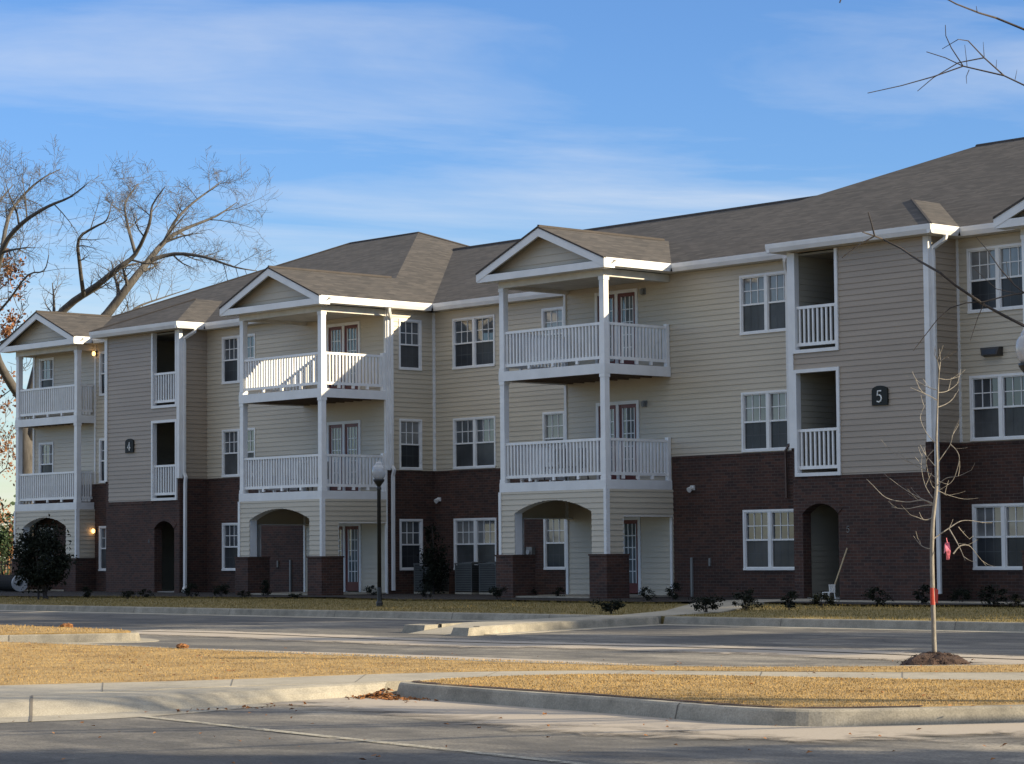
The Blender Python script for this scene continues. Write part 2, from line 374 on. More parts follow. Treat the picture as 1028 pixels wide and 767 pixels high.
def window(w, s0, s1, fz, twin=True, upper='window_glass', lower='window_screen', lab=None):
    upper = WR.choice(['window_glass', 'window_glass', 'blind_glass', 'curtain_glass' if fz == 0 else 'blind_glass', upper]); lower = WR.choice(['window_screen', 'window_screen', 'screen_pale'])
    z0, z1 = fz+SILL, fz+HEAD; T = 0.058
    f = MB()
    w.box(f, s0, s1, -0.08, 0.035, z1-T, z1); w.box(f, s0, s1, -0.08, 0.05, z0, z0+T)
    w.box(f, s0, s0+T, -0.08, 0.034, z0+T, z1-T); w.box(f, s1-T, s1, -0.08, 0.034, z0+T, z1-T)
    units = [(s0+T, s1-T)]
    if twin:
        c = (s0+s1)/2; w.box(f, c-0.05, c+0.05, -0.08, 0.03, z0+T, z1-T); units = [(s0+T, c-0.05), (c+0.05, s1-T)]
    g = MB(); sc_ = MB(); zc = (z0+z1)/2
    for a, b in units:
        S = 0.026
        w.box(f, a, b, -0.07, 0.012, zc-0.022, zc+0.022)
        for (p, q, u0, u1) in ((a, a+S, z0+T, z1-T), (b-S, b, z0+T, z1-T)): w.box(f, p, q, -0.07, 0.008, u0, u1)
        w.box(f, a+S, b-S, -0.07, 0.007, z1-T-S, z1-T); w.box(f, a+S, b-S, -0.07, 0.007, z0+T, z0+T+S)
        ia, ib = a+S, b-S
        for k in (1, 2):
            x = ia+(ib-ia)*k/3; w.box(f, x-0.010, x+0.010, -0.055, -0.032, zc+0.022, z1-T-S)
        zh = (zc+0.028+z1-T-S)/2; w.box(f, ia, ib, -0.054, -0.033, zh-0.011, zh+0.011)
        sc_.mat('screen_bar')
        for k in (1, 2):
            x = ia+(ib-ia)*k/3; sc_.poly([w.P(x-0.009, -0.027, z0+T+S), w.P(x+0.009, -0.027, z0+T+S), w.P(x+0.009, -0.027, zc), w.P(x-0.009, -0.027, zc)])
        zq = (z0+T+S+zc)/2; sc_.poly([w.P(ia, -0.0275, zq-0.009), w.P(ib, -0.0275, zq-0.009), w.P(ib, -0.0275, zq+0.009), w.P(ia, -0.0275, zq+0.009)]); sc_.mat(lower)
        g.poly([w.P(ia, -0.05, zc), w.P(ib, -0.05, zc), w.P(ib, -0.05, z1-T-S), w.P(ia, -0.05, z1-T-S)])
        sc_.poly([w.P(ia, -0.03, z0+T+S), w.P(ib, -0.03, z0+T+S), w.P(ib, -0.03, zc), w.P(ia, -0.03, zc)])
    fo = f.build('window', 'white_vinyl', BLD, fix=True)
    if lab: fo['label'] = lab
    g.build('glass_pane', upper, fo); sc_.build('insect_screen', None, fo)
    return hole(s0+0.03, s1-0.03, z0+0.03, z1-0.03)

def french_door(w, s0, s1, z0, z1, glassm='door_glass'):
    T = 0.09; f = MB()
    w.box(f, s0, s0+T, -0.06, 0.04, z0, z1-T); w.box(f, s1-T, s1, -0.06, 0.04, z0, z1-T); w.box(f, s0, s1, -0.06, 0.04, z1-T, z1)
    c = (s0+s1)/2; w.box(f, c-0.05, c+0.05, -0.06, 0.035, z0, z1-T)
    fo = f.build('patio_door', 'white_trim', BLD, fix=True)
    for a, b in ((s0+T, c-0.05), (c+0.05, s1-T)):
        d = MB(); S = 0.10
        w.box(d, a, a+S, -0.05, 0.0, z0+0.03, z1-T); w.box(d, b-S, b, -0.05, 0.0, z0+0.03, z1-T)
        w.box(d, a+S, b-S, -0.05, 0.0, z1-T-S, z1-T); w.box(d, a+S, b-S, -0.05, 0.0, z0+0.03, z0+0.30)
        d.build('door_leaf', 'maroon_paint', fo, fix=True)
        m = MB(); zz0, zz1 = z0+0.30, z1-T-S
        for k in (1, 2):
            x = a+S+(b-a-2*S)*k/3; w.box(m, x-0.012, x+0.012, -0.035, -0.012, zz0, zz1)
        for k in range(1, 5):
            z = zz0+(zz1-zz0)*k/5; w.box(m, a+S, b-S, -0.034, -0.013, z-0.012, z+0.012)
        for q0, q1 in ((a+S, a+S+0.03), (b-S-0.03, b-S)): w.box(m, q0, q1, -0.036, -0.004, zz0, zz1)
        m.build('glazing_bars', 'white_vinyl', fo, fix=True)
        g = MB(); g.poly([w.P(a+S, -0.03, zz0), w.P(b-S, -0.03, zz0), w.P(b-S, -0.03, zz1), w.P(a+S, -0.03, zz1)]); g.build('glass_pane', glassm, fo)
    return hole(s0+0.03, s1-0.03, z0, z1-0.03)

def railing(w, a0, a1, z_bot, z_top, parent, o=-0.05, pitch=0.125, name='railing', top_w=0.07):
    m = MB()
    w.box(m, a0, a1, o-top_w/2, o+top_w/2, z_top-0.07, z_top); w.box(m, a0, a1, o-0.025, o+0.025, z_bot, z_bot+0.08)
    n = max(2, int(round((a1-a0)/pitch)))
    for k in range(n):
        x = a0+(a1-a0)*(k+0.5)/n; w.box(m, x-0.024, x+0.024, o-0.022, o+0.022, z_bot+0.08, z_top-0.07)
    for k in range(1, 4 if name == 'railing' else 1):
        x = a0+(a1-a0)*k/4; w.box(m, x-0.04, x+0.04, o-0.03, o+0.03, z_bot-0.09, z_bot)
    return m.build(name, 'white_vinyl', parent, fix=True)

def corner_board(w, a0, a1, z0, z1, o=0.045):
    m = MB(); w.box(m, a0, a1, -0.02, o, z0, z1); return m.build('corner_board', 'white_trim', BLD, fix=True)

DIG = {  # strokes on a unit box, serif figures
 '5': [[(0.78, 0.98), (0.30, 0.98), (0.24, 0.58), (0.50, 0.64), (0.72, 0.52), (0.80, 0.32), (0.70, 0.10), (0.45, 0.0), (0.18, 0.08)]],
 '4': [[(0.62, 0.0), (0.62, 1.0), (0.15, 0.30), (0.88, 0.30)]]}
def digit(w, ch, a, z, wd_, ht, o, parent, wt):
    m = MB(); r = wt/2
    for st in DIG[ch]:
        pts = [((q[0]-0.5), q[1]) for q in st]
        if w.mir: pts = [(-p, q) for p, q in pts]     # local axis runs the other way; keep the figure readable
        P = [Vector(w.P(a+p*wd_, o, z+q*ht)) for p, q in pts]
        m.tube(P, r, 6)
    return m.build('digit', 'digit_white', parent)

def downspout(pts, r=0.05, mat='white_trim', par=None):
    m = MB(); m.tube(pts, r, 4); return m.build('downspout', mat, par or BLD)

def gutter(p0, p1, out):      # p0->p1 along the eave, out = outward unit vector
    m = MB(); ox, oy = out
    a, b = Vector(p0), Vector(p1)
    prof = [(0.0, -0.20), (0.07, -0.20), (0.115, -0.10), (0.125, -0.01), (0.125, 0.012), (0.10, 0.012), (0.10, -0.02), (0.0, -0.02)]
    bs = len(m.v)
    for q in (a, b):
        for d, h in prof: m.v.append((q.x+ox*d, q.y+oy*d, q.z+h))
    n = len(prof)
    for k in range(n): m.f.append((bs+k, bs+(k+1) % n, bs+n+(k+1) % n, bs+n+k)); m.mi.append(0)
    m.f.append(tuple(bs+k for k in range(n))); m.f.append(tuple(bs+n+k for k in range(n))[::-1]); m.mi += [0, 0]
    return m.build('gutter', 'white_trim', BLD, fix=True)

def zp(y, ye=-0.40): return Z_TOP+PIT*(y-ye)

def porch(mir, x0, x1, yf, front_arch, full=True):
    """one stack of balconies: brick piers, arched siding wall, two decks with railings, pediment roof"""
    F = Wall('front', yf, mir); Rr = Wall('side', x1, mir, 1); Ll = Wall('side', x0, mir, -1)
    X = F.X
    # ground floor siding skirt with arch, and its two return walls
    m = MB()
    a0, a1 = front_arch
    ar = hole(a0, a1, 0, 0, 2.33, 2.65)
    panel(m, F, x0, x1, 1.2, 2.9, [ar], LAP, ROW)
    dy = 0-yf
    op = hole(yf+0.25*dy, -0.03, 0, 2.19)
    if full:
        for S in (Rr, Ll): panel(m, S, yf, 0.0, 1.2, 2.9, [op], LAP, ROW); panel(m, S, yf+0.25*dy, 0.0, 0.15, 1.2, [op], LAP, ROW)
    else:
        for S in (Rr, Ll): panel(m, S, yf, 0.0, 1.2, 2.9, [], LAP, ROW)
    sk = m.build('porch_wall', 'cream_siding', BLD)
    # arch lining (thickness of the skirt) and inner face
    m = MB(); TH = 0.26; cxm = (a0+a1)/2; hw = (a1-a0)/2; rise = 0.32; RR = (hw*hw+rise*rise)/(2*rise)
    arc = [(a0, 1.2)]+[(cxm+RR*math.sin(t_), 2.65-RR+RR*math.cos(t_)) for t_ in [(-1+2*k/20)*math.asin(hw/RR) for k in range(21)]]+[(a1, 1.2)]
    for (p, z), (q, z2) in zip(arc, arc[1:]):
        m.poly([F.P(p, 0.0, z), F.P(q, 0.0, z2), F.P(q, -TH, z2), F.P(p, -TH, z)])
    m.build('arch_lining', 'white_trim', sk)
    m = MB(); panel(m, Wall('front', yf+TH, mir), x0+0.02, x1-0.02, 1.2, 2.88, [ar], 0, 0.5); m.build('inner_face', 'soffit', sk)
    if full:
        m = MB()
        for S, sg in ((Rr, -1), (Ll, 1)):
            S.box(m, op[0]-0.02, op[0]+0.004, -TH, 0.01, 0.15, 2.19); S.box(m, op[0], op[1], -TH, 0.01, 2.19, 2.215)
        m.build('side_opening_lining', 'white_trim', sk)
    # brick piers wrapping the two outer corners
    pw = 0.72 if full else 0.80
    for (p0, p1) in ((x0-0.09, x0+0.58+ (a0-x0-0.58)), (x1-0.55, x1+0.09)):
        m = MB(); F.box(m, p0, p1, -(0.72 if full else dy), 0.09, -0.05, 1.19); pr = m.build('brick_pier', 'brick', BLD, fix=True)
        m = MB(); F.box(m, p0-0.02, p1+0.02, -(0.74 if full else dy), 0.115, 1.19, 1.235); m.build('pier_cap', 'brick', pr, fix=True)
    # corner trims on the skirt
    m = MB()
    for x in (x0, x1):
        F.box(m, x-0.03, x+0.03, -0.09, 0.035, 1.235, 2.9)
        s_ = 1 if x == x1 else -1
        F.box(m, min(x+s_*-0.06, x+s_*0.035), max(x-s_*0.06, x+s_*0.035), -0.1, 0.036, 1.235, 2.9)
    m.build('corner_trim', 'white_trim', sk, fix=True)
    # slab
    m = MB(); F.box(m, x0, x1, yf-0.0-0.0, 0.0, 0, 0.01) if False else m.box(min(X(x0), X(x1)), max(X(x0), X(x1)), yf, 0, -0.05, 0.14); m.build('patio_slab', 'concrete', BLD, fix=True)
    # decks, posts, railings
    PT = 0.18
    for k, (zb, zt) in enumerate(((2.90, 3.14), (5.87, 6.13))):
        m = MB(); xa, xb = sorted((X(x0), X(x1)))
        m.box(xa-0.012, xb+0.012, yf-0.012, yf+0.06, zb, zt); m.box(xa-0.012, xa+0.06, yf+0.06, -0.03, zb, zt); m.box(xb-0.06, xb+0.012, yf+0.06, -0.03, zb, zt)
        dk = m.build('balcony_deck', 'white_trim', BLD, fix=True)
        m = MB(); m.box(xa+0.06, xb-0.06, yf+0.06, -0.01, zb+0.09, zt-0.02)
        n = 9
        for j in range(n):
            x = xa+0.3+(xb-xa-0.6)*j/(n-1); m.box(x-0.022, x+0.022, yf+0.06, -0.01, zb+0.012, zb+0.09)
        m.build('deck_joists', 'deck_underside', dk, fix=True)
        rt, rb = zt+1.075, zt+0.12
        railing(F, x0+PT, x1-PT, rb, rt, dk, o=-0.09)
        if dy > 1.2:
            railing(Rr, yf+PT, -0.13, rb, rt, dk, o=-0.09); railing(Ll, yf+PT, -0.13, rb, rt, dk, o=-0.09)
            m = MB()
            for S in (Rr, Ll): S.box(m, -0.13, -0.03, -0.14, -0.02, zt, rt+0.06)
            m.build('wall_post', 'white_vinyl', dk, fix=True)
        else:
            railing(Rr, yf+PT, -0.05, rb, rt, dk, o=-0.09, pitch=0.11); railing(Ll, yf+PT, -0.05, rb, rt, dk, o=-0.09, pitch=0.11)
        ztop = 5.87 if k == 0 else 8.38
        for x, sg in ((x0, 1), (x1, -1)):
            m = MB(); xx = sorted((x+sg*0.01, x+sg*PT)); F.box(m, xx[0], xx[1], -PT, -0.01, zt, ztop)
            F.box(m, xx[0]-0.015, xx[1]+0.015, -PT-0.015, 0.006, ztop-0.09, ztop); F.box(m, xx[0]-0.012, xx[1]+0.012, -PT-0.012, 0.004, zt, zt+0.1)
            m.build('porch_post', 'white_vinyl', dk, fix=True)
    # roof beam and ceiling
    m = MB(); xa, xb = sorted((X(x0), X(x1)))
    m.box(xa, xb, yf, yf+0.2, 8.38, 8.575); m.box(xa, xa+0.2, yf+0.2, -0.02, 8.38, 8.575); m.box(xb-0.2, xb, yf+0.2, -0.02, 8.38, 8.575)
    bm_ = m.build('porch_beam', 'soffit', BLD, fix=True)
    m = MB(); m.box(xa+0.2, xb-0.2, yf+0.2, -0.02, 8.47, 8.50); m.build('porch_ceiling', 'porch_ceiling', bm_, fix=True)
    # pediment
    xc = (x0+x1)/2; hw = (x1-x0)/2+0.44; yo = yf-0.40
    zr = Z_TOP+PIT*hw; G = Wall('front', yo, mir)
    m = MB(); panel(m, Wall('front', yf-0.04, mir), xc-hw+0.1, xc+hw-0.1, 8.58, 8.76, [], 0, 1)
    Wt = Wall('front', yf-0.05, mir)
    z = 8.70
    while z < zr-0.2:
        z2 = min(z+0.2, zr-0.15); h1 = hw-(z-Z_TOP)/PIT-0.1; h2 = max(0.02, hw-(z2-Z_TOP)/PIT-0.1)
        m.poly([Wt.P(xc-h1, LAP, z), Wt.P(xc+h1, LAP, z), Wt.P(xc+h2, 0, z2), Wt.P(xc-h2, 0, z2)])
        m.poly([Wt.P(xc-h1, 0, z), Wt.P(xc+h1, 0, z), Wt.P(xc+h1, LAP, z), Wt.P(xc-h1, LAP, z)]); z = z2
    m.build('gable_siding', 'cream_siding', BLD)
    m = MB(); G.box(m, xc-hw+0.02, xc+hw-0.02, -0.40, 0.0, 8.545, 8.73)                      # horizontal cornice
    for sg in (-1, 1):                                                                        # raking boards
        e = xc+sg*hw; d = 0.235
        def pr(a, o, zz_): return G.P(a, o, zz_)
        p = [(e, Z_TOP-0.02), (xc, zr-0.02), (xc, zr-0.02-d), (e, Z_TOP-0.02-d)]
        p[3] = (e-sg*0.0, 8.56); 
        q0 = [pr(a, -0.05, zz_) for a, zz_ in p]; q1 = [pr(a, 0.012, zz_) for a, zz_ in p]
        m.hexa(q0+q1)
    m.build('pediment_trim', 'white_trim', BLD, fix=True)
    # roof planes
    m = MB(); yr = -0.40+hw
    for sg in (-1, 1):
        e = xc+sg*hw
        m.poly([(X(e), yo-0.03, Z_TOP), (X(e), -0.40, Z_TOP), (X(xc), yr, zr), (X(xc), yo-0.03, zr)])
    rf = m.build('porch_roof', 'shingles', BLD)
    m = MB()
    for sg in (-1, 1):
        e = xc+sg*hw
        G.box(m, 0, 0.0001, 0, 0.0001, 8.8, 8.8001)
        p = [(e, Z_TOP-0.035), (xc, zr-0.035), (xc, zr+0.012), (e, Z_TOP+0.012)]
        m.hexa([G.P(a, 0.0, z_) for a, z_ in p]+[G.P(a, 0.035, z_) for a, z_ in p])
    m.build('shingle_edge', 'ridge_shingle', rf, fix=True)
    m = MB(); m.tube([(X(xc), yo, zr+0.012), (X(xc), yr-0.2, zr+0.012)], 0.05, 5); m.build('ridge_cap', 'ridge_shingle', rf)
    m = MB()
    for sg in (-1, 1):
        e = xc+sg*hw; m.poly([(X(e), yo, 8.595), (X(xc+sg*(x1-x0)/2), yo, 8.595), (X(xc+sg*(x1-x0)/2), -0.05, 8.595), (X(e), -0.05, 8.595)])
    m.poly([(X(xc-hw+0.4), yo, 8.596), (X(xc+hw-0.4), yo, 8.596), (X(xc+hw-0.4), yf, 8.596), (X(xc-hw+0.4), yf, 8.596)])
    m.build('porch_soffit', 'white_trim', bm_)
    m = MB()
    for sg in (-1, 1):
        e = xc+sg*hw; q_ = sorted((X(e-sg*0.135), X(e-sg*0.12))); m.box(q_[0], q_[1], yo+0.02, -0.30, 8.6, 8.785)
    m.build('fascia', 'white_trim', BLD, fix=True)
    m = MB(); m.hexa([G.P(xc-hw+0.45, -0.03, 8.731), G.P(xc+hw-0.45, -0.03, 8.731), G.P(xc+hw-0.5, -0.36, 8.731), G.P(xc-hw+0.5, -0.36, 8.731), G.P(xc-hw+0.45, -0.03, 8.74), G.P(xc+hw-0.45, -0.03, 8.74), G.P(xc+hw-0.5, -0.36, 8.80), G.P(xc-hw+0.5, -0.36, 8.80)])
    m.build('cornice_dark_strip', 'ridge_shingle', BLD, fix=True)  # dark sloping strip along the top of the cornice
    for sg in (-1, 1):
        e = xc+sg*hw; ox = (-sg if mir else sg)
        gutter((X(e)-ox*0.115, yo+0.055, Z_TOP-0.012), (X(e)-ox*0.115, -0.405, Z_TOP-0.012), (ox, 0))

def wing(mir, dig):
    F = Wall('front', 0.0, mir); X = F.X
    xl, xr = -6.55, 13.25; b0, b1 = 2.64, 6.90
    px0, px1 = -6.53, -2.49; e0, e1 = 9.28, 13.27
    holes = []
    for k, fz in enumerate(FLOORS):
        up = 'window_glass' if k else ('curtain_glass' if not mir else 'window_glass')
        holes.append(window(F, 0.0, 1.79, fz, True, up if not (k == 1) else 'blind_glass', 'window_screen'))
        holes.append(window(F, 7.22, 8.97, fz, True, ('blind_glass', 'window_glass', 'blind_glass')[k]))
        holes.append(window(F, 11.9, 12.85, fz, False, 'blind_glass'))
        holes.append(french_door(F, -5.31, -3.68, fz+(0.15 if k == 0 else 0.12), fz+HEAD-(0.10 if k == 0 else 0)))
    # front wall: brick base between the porches, siding elsewhere
    for xa_, xb_, xl_ in ((px1-0.02, b0, b0), (b1, xr, e0-0.02)):
        m = MB(); panel(m, F, xa_, xb_, -0.1, Z_BRICK, holes, 0, 0.5); bw = m.build('brick_wall', 'brick', BLD)
        m = MB(); F.box(m, xa_+(0.04 if xa_ < 0 else 0), xl_, 0, 0.02, Z_BRICK-0.07, Z_BRICK); m.build('brick_ledge', 'brick', bw, fix=True)
    m = MB(); panel(m, F, xl, px1-0.02, 0.05, Z_BRICK, holes, LAP, ROW); panel(m, F, xl, b0, Z_BRICK, Z_EAVE, holes, LAP, ROW); m.build('siding_wall', 'cream_siding', BLD); m = MB(); panel(m, F, b1, xr, Z_BRICK, Z_EAVE, holes, LAP, ROW)
    m.build('siding_wall', 'cream_siding', BLD)
    corner_board(F, xl, xl+0.09, 0.1, Z_EAVE); corner_board(F, px1-0.09, px1-0.02, 0.1, 2.9); corner_board(F, e0-0.10, e0-0.02, Z_BRICK, Z_EAVE) if mir else None
    corner_board(F, b1+0.01, b1+0.07, Z_BRICK+0.01, Z_EAVE, 0.035)
    # the return beside the link
    S = Wall('side', xl, mir, -1); sh = []
    for k, fz in enumerate(FLOORS): sh.append(window(S, 0.45, 1.34, fz, False, 'blind_glass' if k == 1 else 'window_glass'))
    m = MB(); panel(m, S, 0, Y_LINK, -0.1, Z_BRICK, sh, 0, 0.5); m.build('brick_wall', 'brick', BLD)
    m = MB(); panel(m, S, 0, Y_LINK, Z_BRICK, Z_EAVE, sh, LAP, ROW); m.build('siding_wall', 'cream_siding', BLD)
    corner_board(S, 0.0, 0.10, Z_BRICK+0.005, Z_EAVE); corner_board(S, Y_LINK-0.07, Y_LINK-0.012, Z_BRICK+0.005, Z_EAVE, 0.04)
    # outer end and rear walls
    S = Wall('side', xr, mir, 1)
    m = MB(); panel(m, S, 0, Y_BACK, Z_BRICK, Z_EAVE, [], LAP, ROW); m.build('siding_wall', 'cream_siding', BLD); m = MB(); panel(m, Wall('front', Y_BACK, mir), xl, xr, Z_BRICK, Z_EAVE, [], 0, 0.5); m.build('siding_wall', 'cream_siding', BLD)
    m = MB(); panel(m, S, 0, Y_BACK, -0.1, Z_BRICK, [], 0, 0.5); m.build('brick_wall', 'brick', BLD); m = MB(); panel(m, Wall('front', Y_BACK, mir), xl, xr, -0.1, Z_BRICK, [], 0, 0.5); m.build('brick_wall', 'brick', BLD)
    corner_board(F, xr-0.10, xr, Z_BRICK, Z_EAVE)
    # ---- stair bay
    B = Wall('front', Y_BAY, mir); o0, o1 = 2.83, 4.10
    op3 = hole(o0, o1, 6.17, 8.56); op2 = hole(o0, o1, 3.16, 5.60); arch = hole(2.93, 4.06, -0.2, 0, 2.16, 2.41)
    m = MB(); panel(m, B, b0, b1, -0.1, 3.08, [arch], 0, 0.5)
    panel(m, B, b0, o0-0.06, 3.08, Z_BRICK, [], 0, 1); panel(m, B, b1-0.16, b1, 3.08, Z_BRICK, [], 0, 1)
    for sx, sg in ((b0, -1), (b1, 1)): panel(m, Wall('side', sx, mir, sg), Y_BAY, 0, -0.1, Z_BRICK, [], 0, 0.5)
    bb = m.build('brick_wall', 'brick', BLD)
    m = MB(); B.box(m, o1+0.06, b1-0.17, 0, 0.02, 2.99, 3.05)
    for sx, sg in ((b0, -1), (b1, 1)): Wall('side', sx, mir, sg).box(m, Y_BAY-0.02, -0.02, 0, 0.02, Z_BRICK-0.07, Z_BRICK)
    m.build('brick_ledge', 'brick', bb, fix=True)
    # arch ring of upright bricks standing proud, and the passage lining
    m = MB(); cxm = (arch[0]+arch[1])/2; hw = (arch[1]-arch[0])/2; rise = 0.25; RR = (hw*hw+rise*rise)/(2*rise); ph = math.asin(hw/RR)
    ths = [(-1+2*k/14)*ph for k in range(15)]
    for ta, tb in zip(ths, ths[1:]):
        q = []
        for o in (0.0, 0.018):
            for (rr, th) in ((RR, ta), (RR, tb), (RR+0.2, tb), (RR+0.2, ta)): q.append(B.P(cxm+rr*math.sin(th), o, 2.41-RR+rr*math.cos(th)))
        m.hexa(q)
    m.build('arch_ring', 'brick', bb, fix=True)
    m = MB(); arc = [(arch[0], -0.05)]+[(cxm+RR*math.sin(t_), 2.41-RR+RR*math.cos(t_)) for t_ in ths]+[(arch[1], -0.05)]
    for (p, z), (q, z2) in zip(arc, arc[1:]): m.poly([B.P(p, 0, z), B.P(q, 0, z2), B.P(q, -0.3, z2), B.P(p, -0.3, z)])
    m.build('arch_lining', 'brick', bb)
    m = MB(); panel(m, B, o0-0.06, b1-0.16, 3.08, Z_BRICK, [op2], LAP, ROW); panel(m, B, b0, b1, Z_BRICK, Z_EAVE, [op2, op3], LAP, ROW)
    m.build('siding_wall', 'taupe_siding', BLD)
    for sx, sg in ((b0, -1), (b1, 1)): m = MB(); panel(m, Wall('side', sx, mir, sg), Y_BAY, 0, Z_BRICK, Z_EAVE, [], LAP, ROW); m.build('siding_wall', 'taupe_siding', BLD)
    for sx, sg in ((b0, -1), (b1, 1)):
        S = Wall('side', sx, mir, sg); m = MB()
        S.box(m, Y_BAY-0.045, Y_BAY+0.09, -0.03, 0.05, Z_BRICK+0.006, Z_EAVE); B.box(m, min(sx-sg*0.10, sx-sg*0.03), max(sx-sg*0.10, sx-sg*0.03), -0.02, 0.046, Z_BRICK+0.006, Z_EAVE)
        m.build('corner_board', 'white_trim', BLD, fix=True)
    # framed openings with railings, stairwell behind
    for (h, nm) in ((op3, '3'), (op2, '2')):
        m = MB(); T = 0.085; z1 = min(h[3]+T, Z_EAVE-0.004)
        B.box(m, h[0]-T, h[0], -0.12, 0.05, h[2], h[3]); B.box(m, h[1], h[1]+T, -0.12, 0.05, h[2], h[3])
        B.box(m, h[0]-T, h[1]+T, -0.12, 0.051, h[2]-T, h[2])
        if h is op2: B.box(m, h[0]-T, h[1]+T, -0.12, 0.051, h[3], z1)
        fr = m.build('stair_opening_frame', 'white_trim', BLD, fix=True)
        railing(B, h[0], h[1], h[2]+0.09, h[2]+1.07, fr, o=-0.06, pitch=0.145, name='stair_railing')
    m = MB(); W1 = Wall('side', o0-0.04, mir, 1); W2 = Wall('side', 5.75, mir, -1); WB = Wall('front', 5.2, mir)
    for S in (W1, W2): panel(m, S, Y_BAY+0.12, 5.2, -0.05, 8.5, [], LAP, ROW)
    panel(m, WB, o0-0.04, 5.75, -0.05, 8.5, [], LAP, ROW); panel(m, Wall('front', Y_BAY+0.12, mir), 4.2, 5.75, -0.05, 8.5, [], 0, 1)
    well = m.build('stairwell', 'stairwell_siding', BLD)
    m = MB(); xs = sorted((X(o0-0.04), X(5.75)))
    for z in (0.02, 2.95, 5.95): m.box(xs[0], xs[1], Y_BAY+0.12, 5.2, z, z+0.12)
    m.box(xs[0], xs[1], Y_BAY+0.12, 5.2, 8.5, 8.55); m.build('stair_landing', 'stair_floor', well, fix=True)
    m = MB()      # a flight of steps on each storey
    for fz in (0.14, 3.07):
        for k in range(16):
            ya = 1.2+k*0.24; za = fz+k*0.18
            xx = sorted((X(4.5), X(5.7))); m.box(xx[0], xx[1], ya, ya+0.27, za, za+0.18)
    m.build('stair_flight', 'stair_floor', well, fix=True)
    m = MB(); W1.box(m, 1.15, 1.22, 0.01, 0.05, 1.05, 1.30); m.build('mailbox_plate', 'black_metal', well, fix=True)
    # number plaque and small brick-mounted number
    m = MB(); pc = 5.44; hw2 = 0.235; n = 10
    out = [(pc-hw2, 4.69), (pc+hw2, 4.69), (pc+hw2, 5.04)]+[(pc+hw2*math.cos(math.pi*k/n), 5.04+0.115*math.sin(math.pi*k/n)) for k in range(1, n)]+[(pc-hw2, 5.04)]
    m.poly([B.P(a, 0.065, z) for a, z in out]); m.poly([B.P(a, 0.0, z) for a, z in out][::-1])
    for (a, z), (b, z2) in zip(out, out[1:]+out[:1]): m.poly([B.P(a, 0, z), B.P(b, 0, z2), B.P(b, 0.065, z2), B.P(a, 0.065, z)])
    pl = m.build('number_plaque', 'dark_plaque', BLD, fix=True); pl['label'] = 'dark arched plaque with a white %s' % dig
    digit(B, dig, pc, 4.765, 0.22, 0.27, 0.072, pl, 0.034)
    sm = digit(B, dig, 4.36, 1.70, 0.12, 0.15, 0.010, BLD, 0.02); sm.data.materials[0] = M('grey_metal'); sm.name = 'wall_number'
    # ---- roofs
    m = MB(); E0, E1 = -6.97, 13.67; r0, r1 = E0+Y_RIDGE+0.4, E1-(Y_RIDGE+0.4); zr = zp(Y_RIDGE); yb = 2*Y_RIDGE+0.4
    V = lambda x, y, z: (X(x), y, z)
    m.poly([V(E0, -0.4, Z_TOP), V(E1, -0.4, Z_TOP), V(r1, Y_RIDGE, zr), V(r0, Y_RIDGE, zr)])
    m.poly([V(E1, -0.4, Z_TOP), V(E1, yb, Z_TOP), V(r1, Y_RIDGE, zr)]); m.poly([V(E0, yb, Z_TOP), V(E0, -0.4, Z_TOP), V(r0, Y_RIDGE, zr)])
    m.poly([V(E1, yb, Z_TOP), V(E0, yb, Z_TOP), V(r0, Y_RIDGE, zr), V(r1, Y_RIDGE, zr)])
    rf = m.build('roof', 'shingles', BLD)
    m = MB()
    ov = (E0+r0)/2
    for a, b in (((r0, Y_RIDGE, zr), (r1, Y_RIDGE, zr)), ((E1, -0.4, Z_TOP), (r1, Y_RIDGE, zr)), ((E0, yb, Z_TOP), (r0, Y_RIDGE, zr)), ((E1, yb, Z_TOP), (r1, Y_RIDGE, zr))):
        m.tube([V(*a), V(*b)], 0.045, 5)
    m.build('ridge_cap', 'ridge_shingle', rf)
    # stair bay hip
    m = MB(); h0, h1 = b0-OH, b1+OH; ye = Y_BAY-0.40; xc = (h0+h1)/2; hw = (h1-h0)/2; za = Z_TOP+PIT*hw
    m.poly([V(h0, ye, Z_TOP), V(h1, ye, Z_TOP), V(xc, ye+hw, za)])
    m.poly([V(h1, ye, Z_TOP), V(h1, -0.4, Z_TOP), V(xc, -0.4+hw, za), V(xc, ye+hw, za)]); m.poly([V(h0, -0.4, Z_TOP), V(h0, ye, Z_TOP), V(xc, ye+hw, za), V(xc, -0.4+hw, za)])
    br_ = m.build('stair_bay_roof', 'shingles', BLD)
    m = MB(); m.tube([V(h1, ye, Z_TOP), V(xc, ye+hw, za)], 0.04, 5); m.build('ridge_cap', 'ridge_shingle', br_)
    # soffits
    def sq(x0, x1, y0, y1, z=8.585):
        a, b = sorted((X(x0), X(x1))); m = MB(); m.box(a, b, y0, y1, z, z+0.02); m.build('soffit', 'soffit', BLD, fix=True)
    sq(-2.49, b0, -0.34, 0.0); sq(b1, e0, -0.34, 0.0); sq(h0+0.06, h1-0.06, Y_BAY-0.34, Y_BAY, 8.5852); sq(h0+0.06, b0, Y_BAY, -0.34, 8.5854); sq(b1, h1-0.06, Y_BAY, -0.34, 8.5854); sq(xl-0.36, xl, -0.02, Y_LINK-0.4, 8.5854)
    def fb(x0, x1, y0, y1):
        a, b = sorted((X(x0), X(x1))); m = MB(); m.box(a, b, y0, y1, 8.588, 8.785); m.build('fascia', 'white_trim', BLD, fix=True)
    fb(-2.02, h0+0.05, -0.305, -0.285); fb(h1-0.05, e0-0.45, -0.305, -0.285); fb(h0+0.11, h1-0.11, Y_BAY-0.305, Y_BAY-0.285)
    gz_ = Z_TOP-0.012
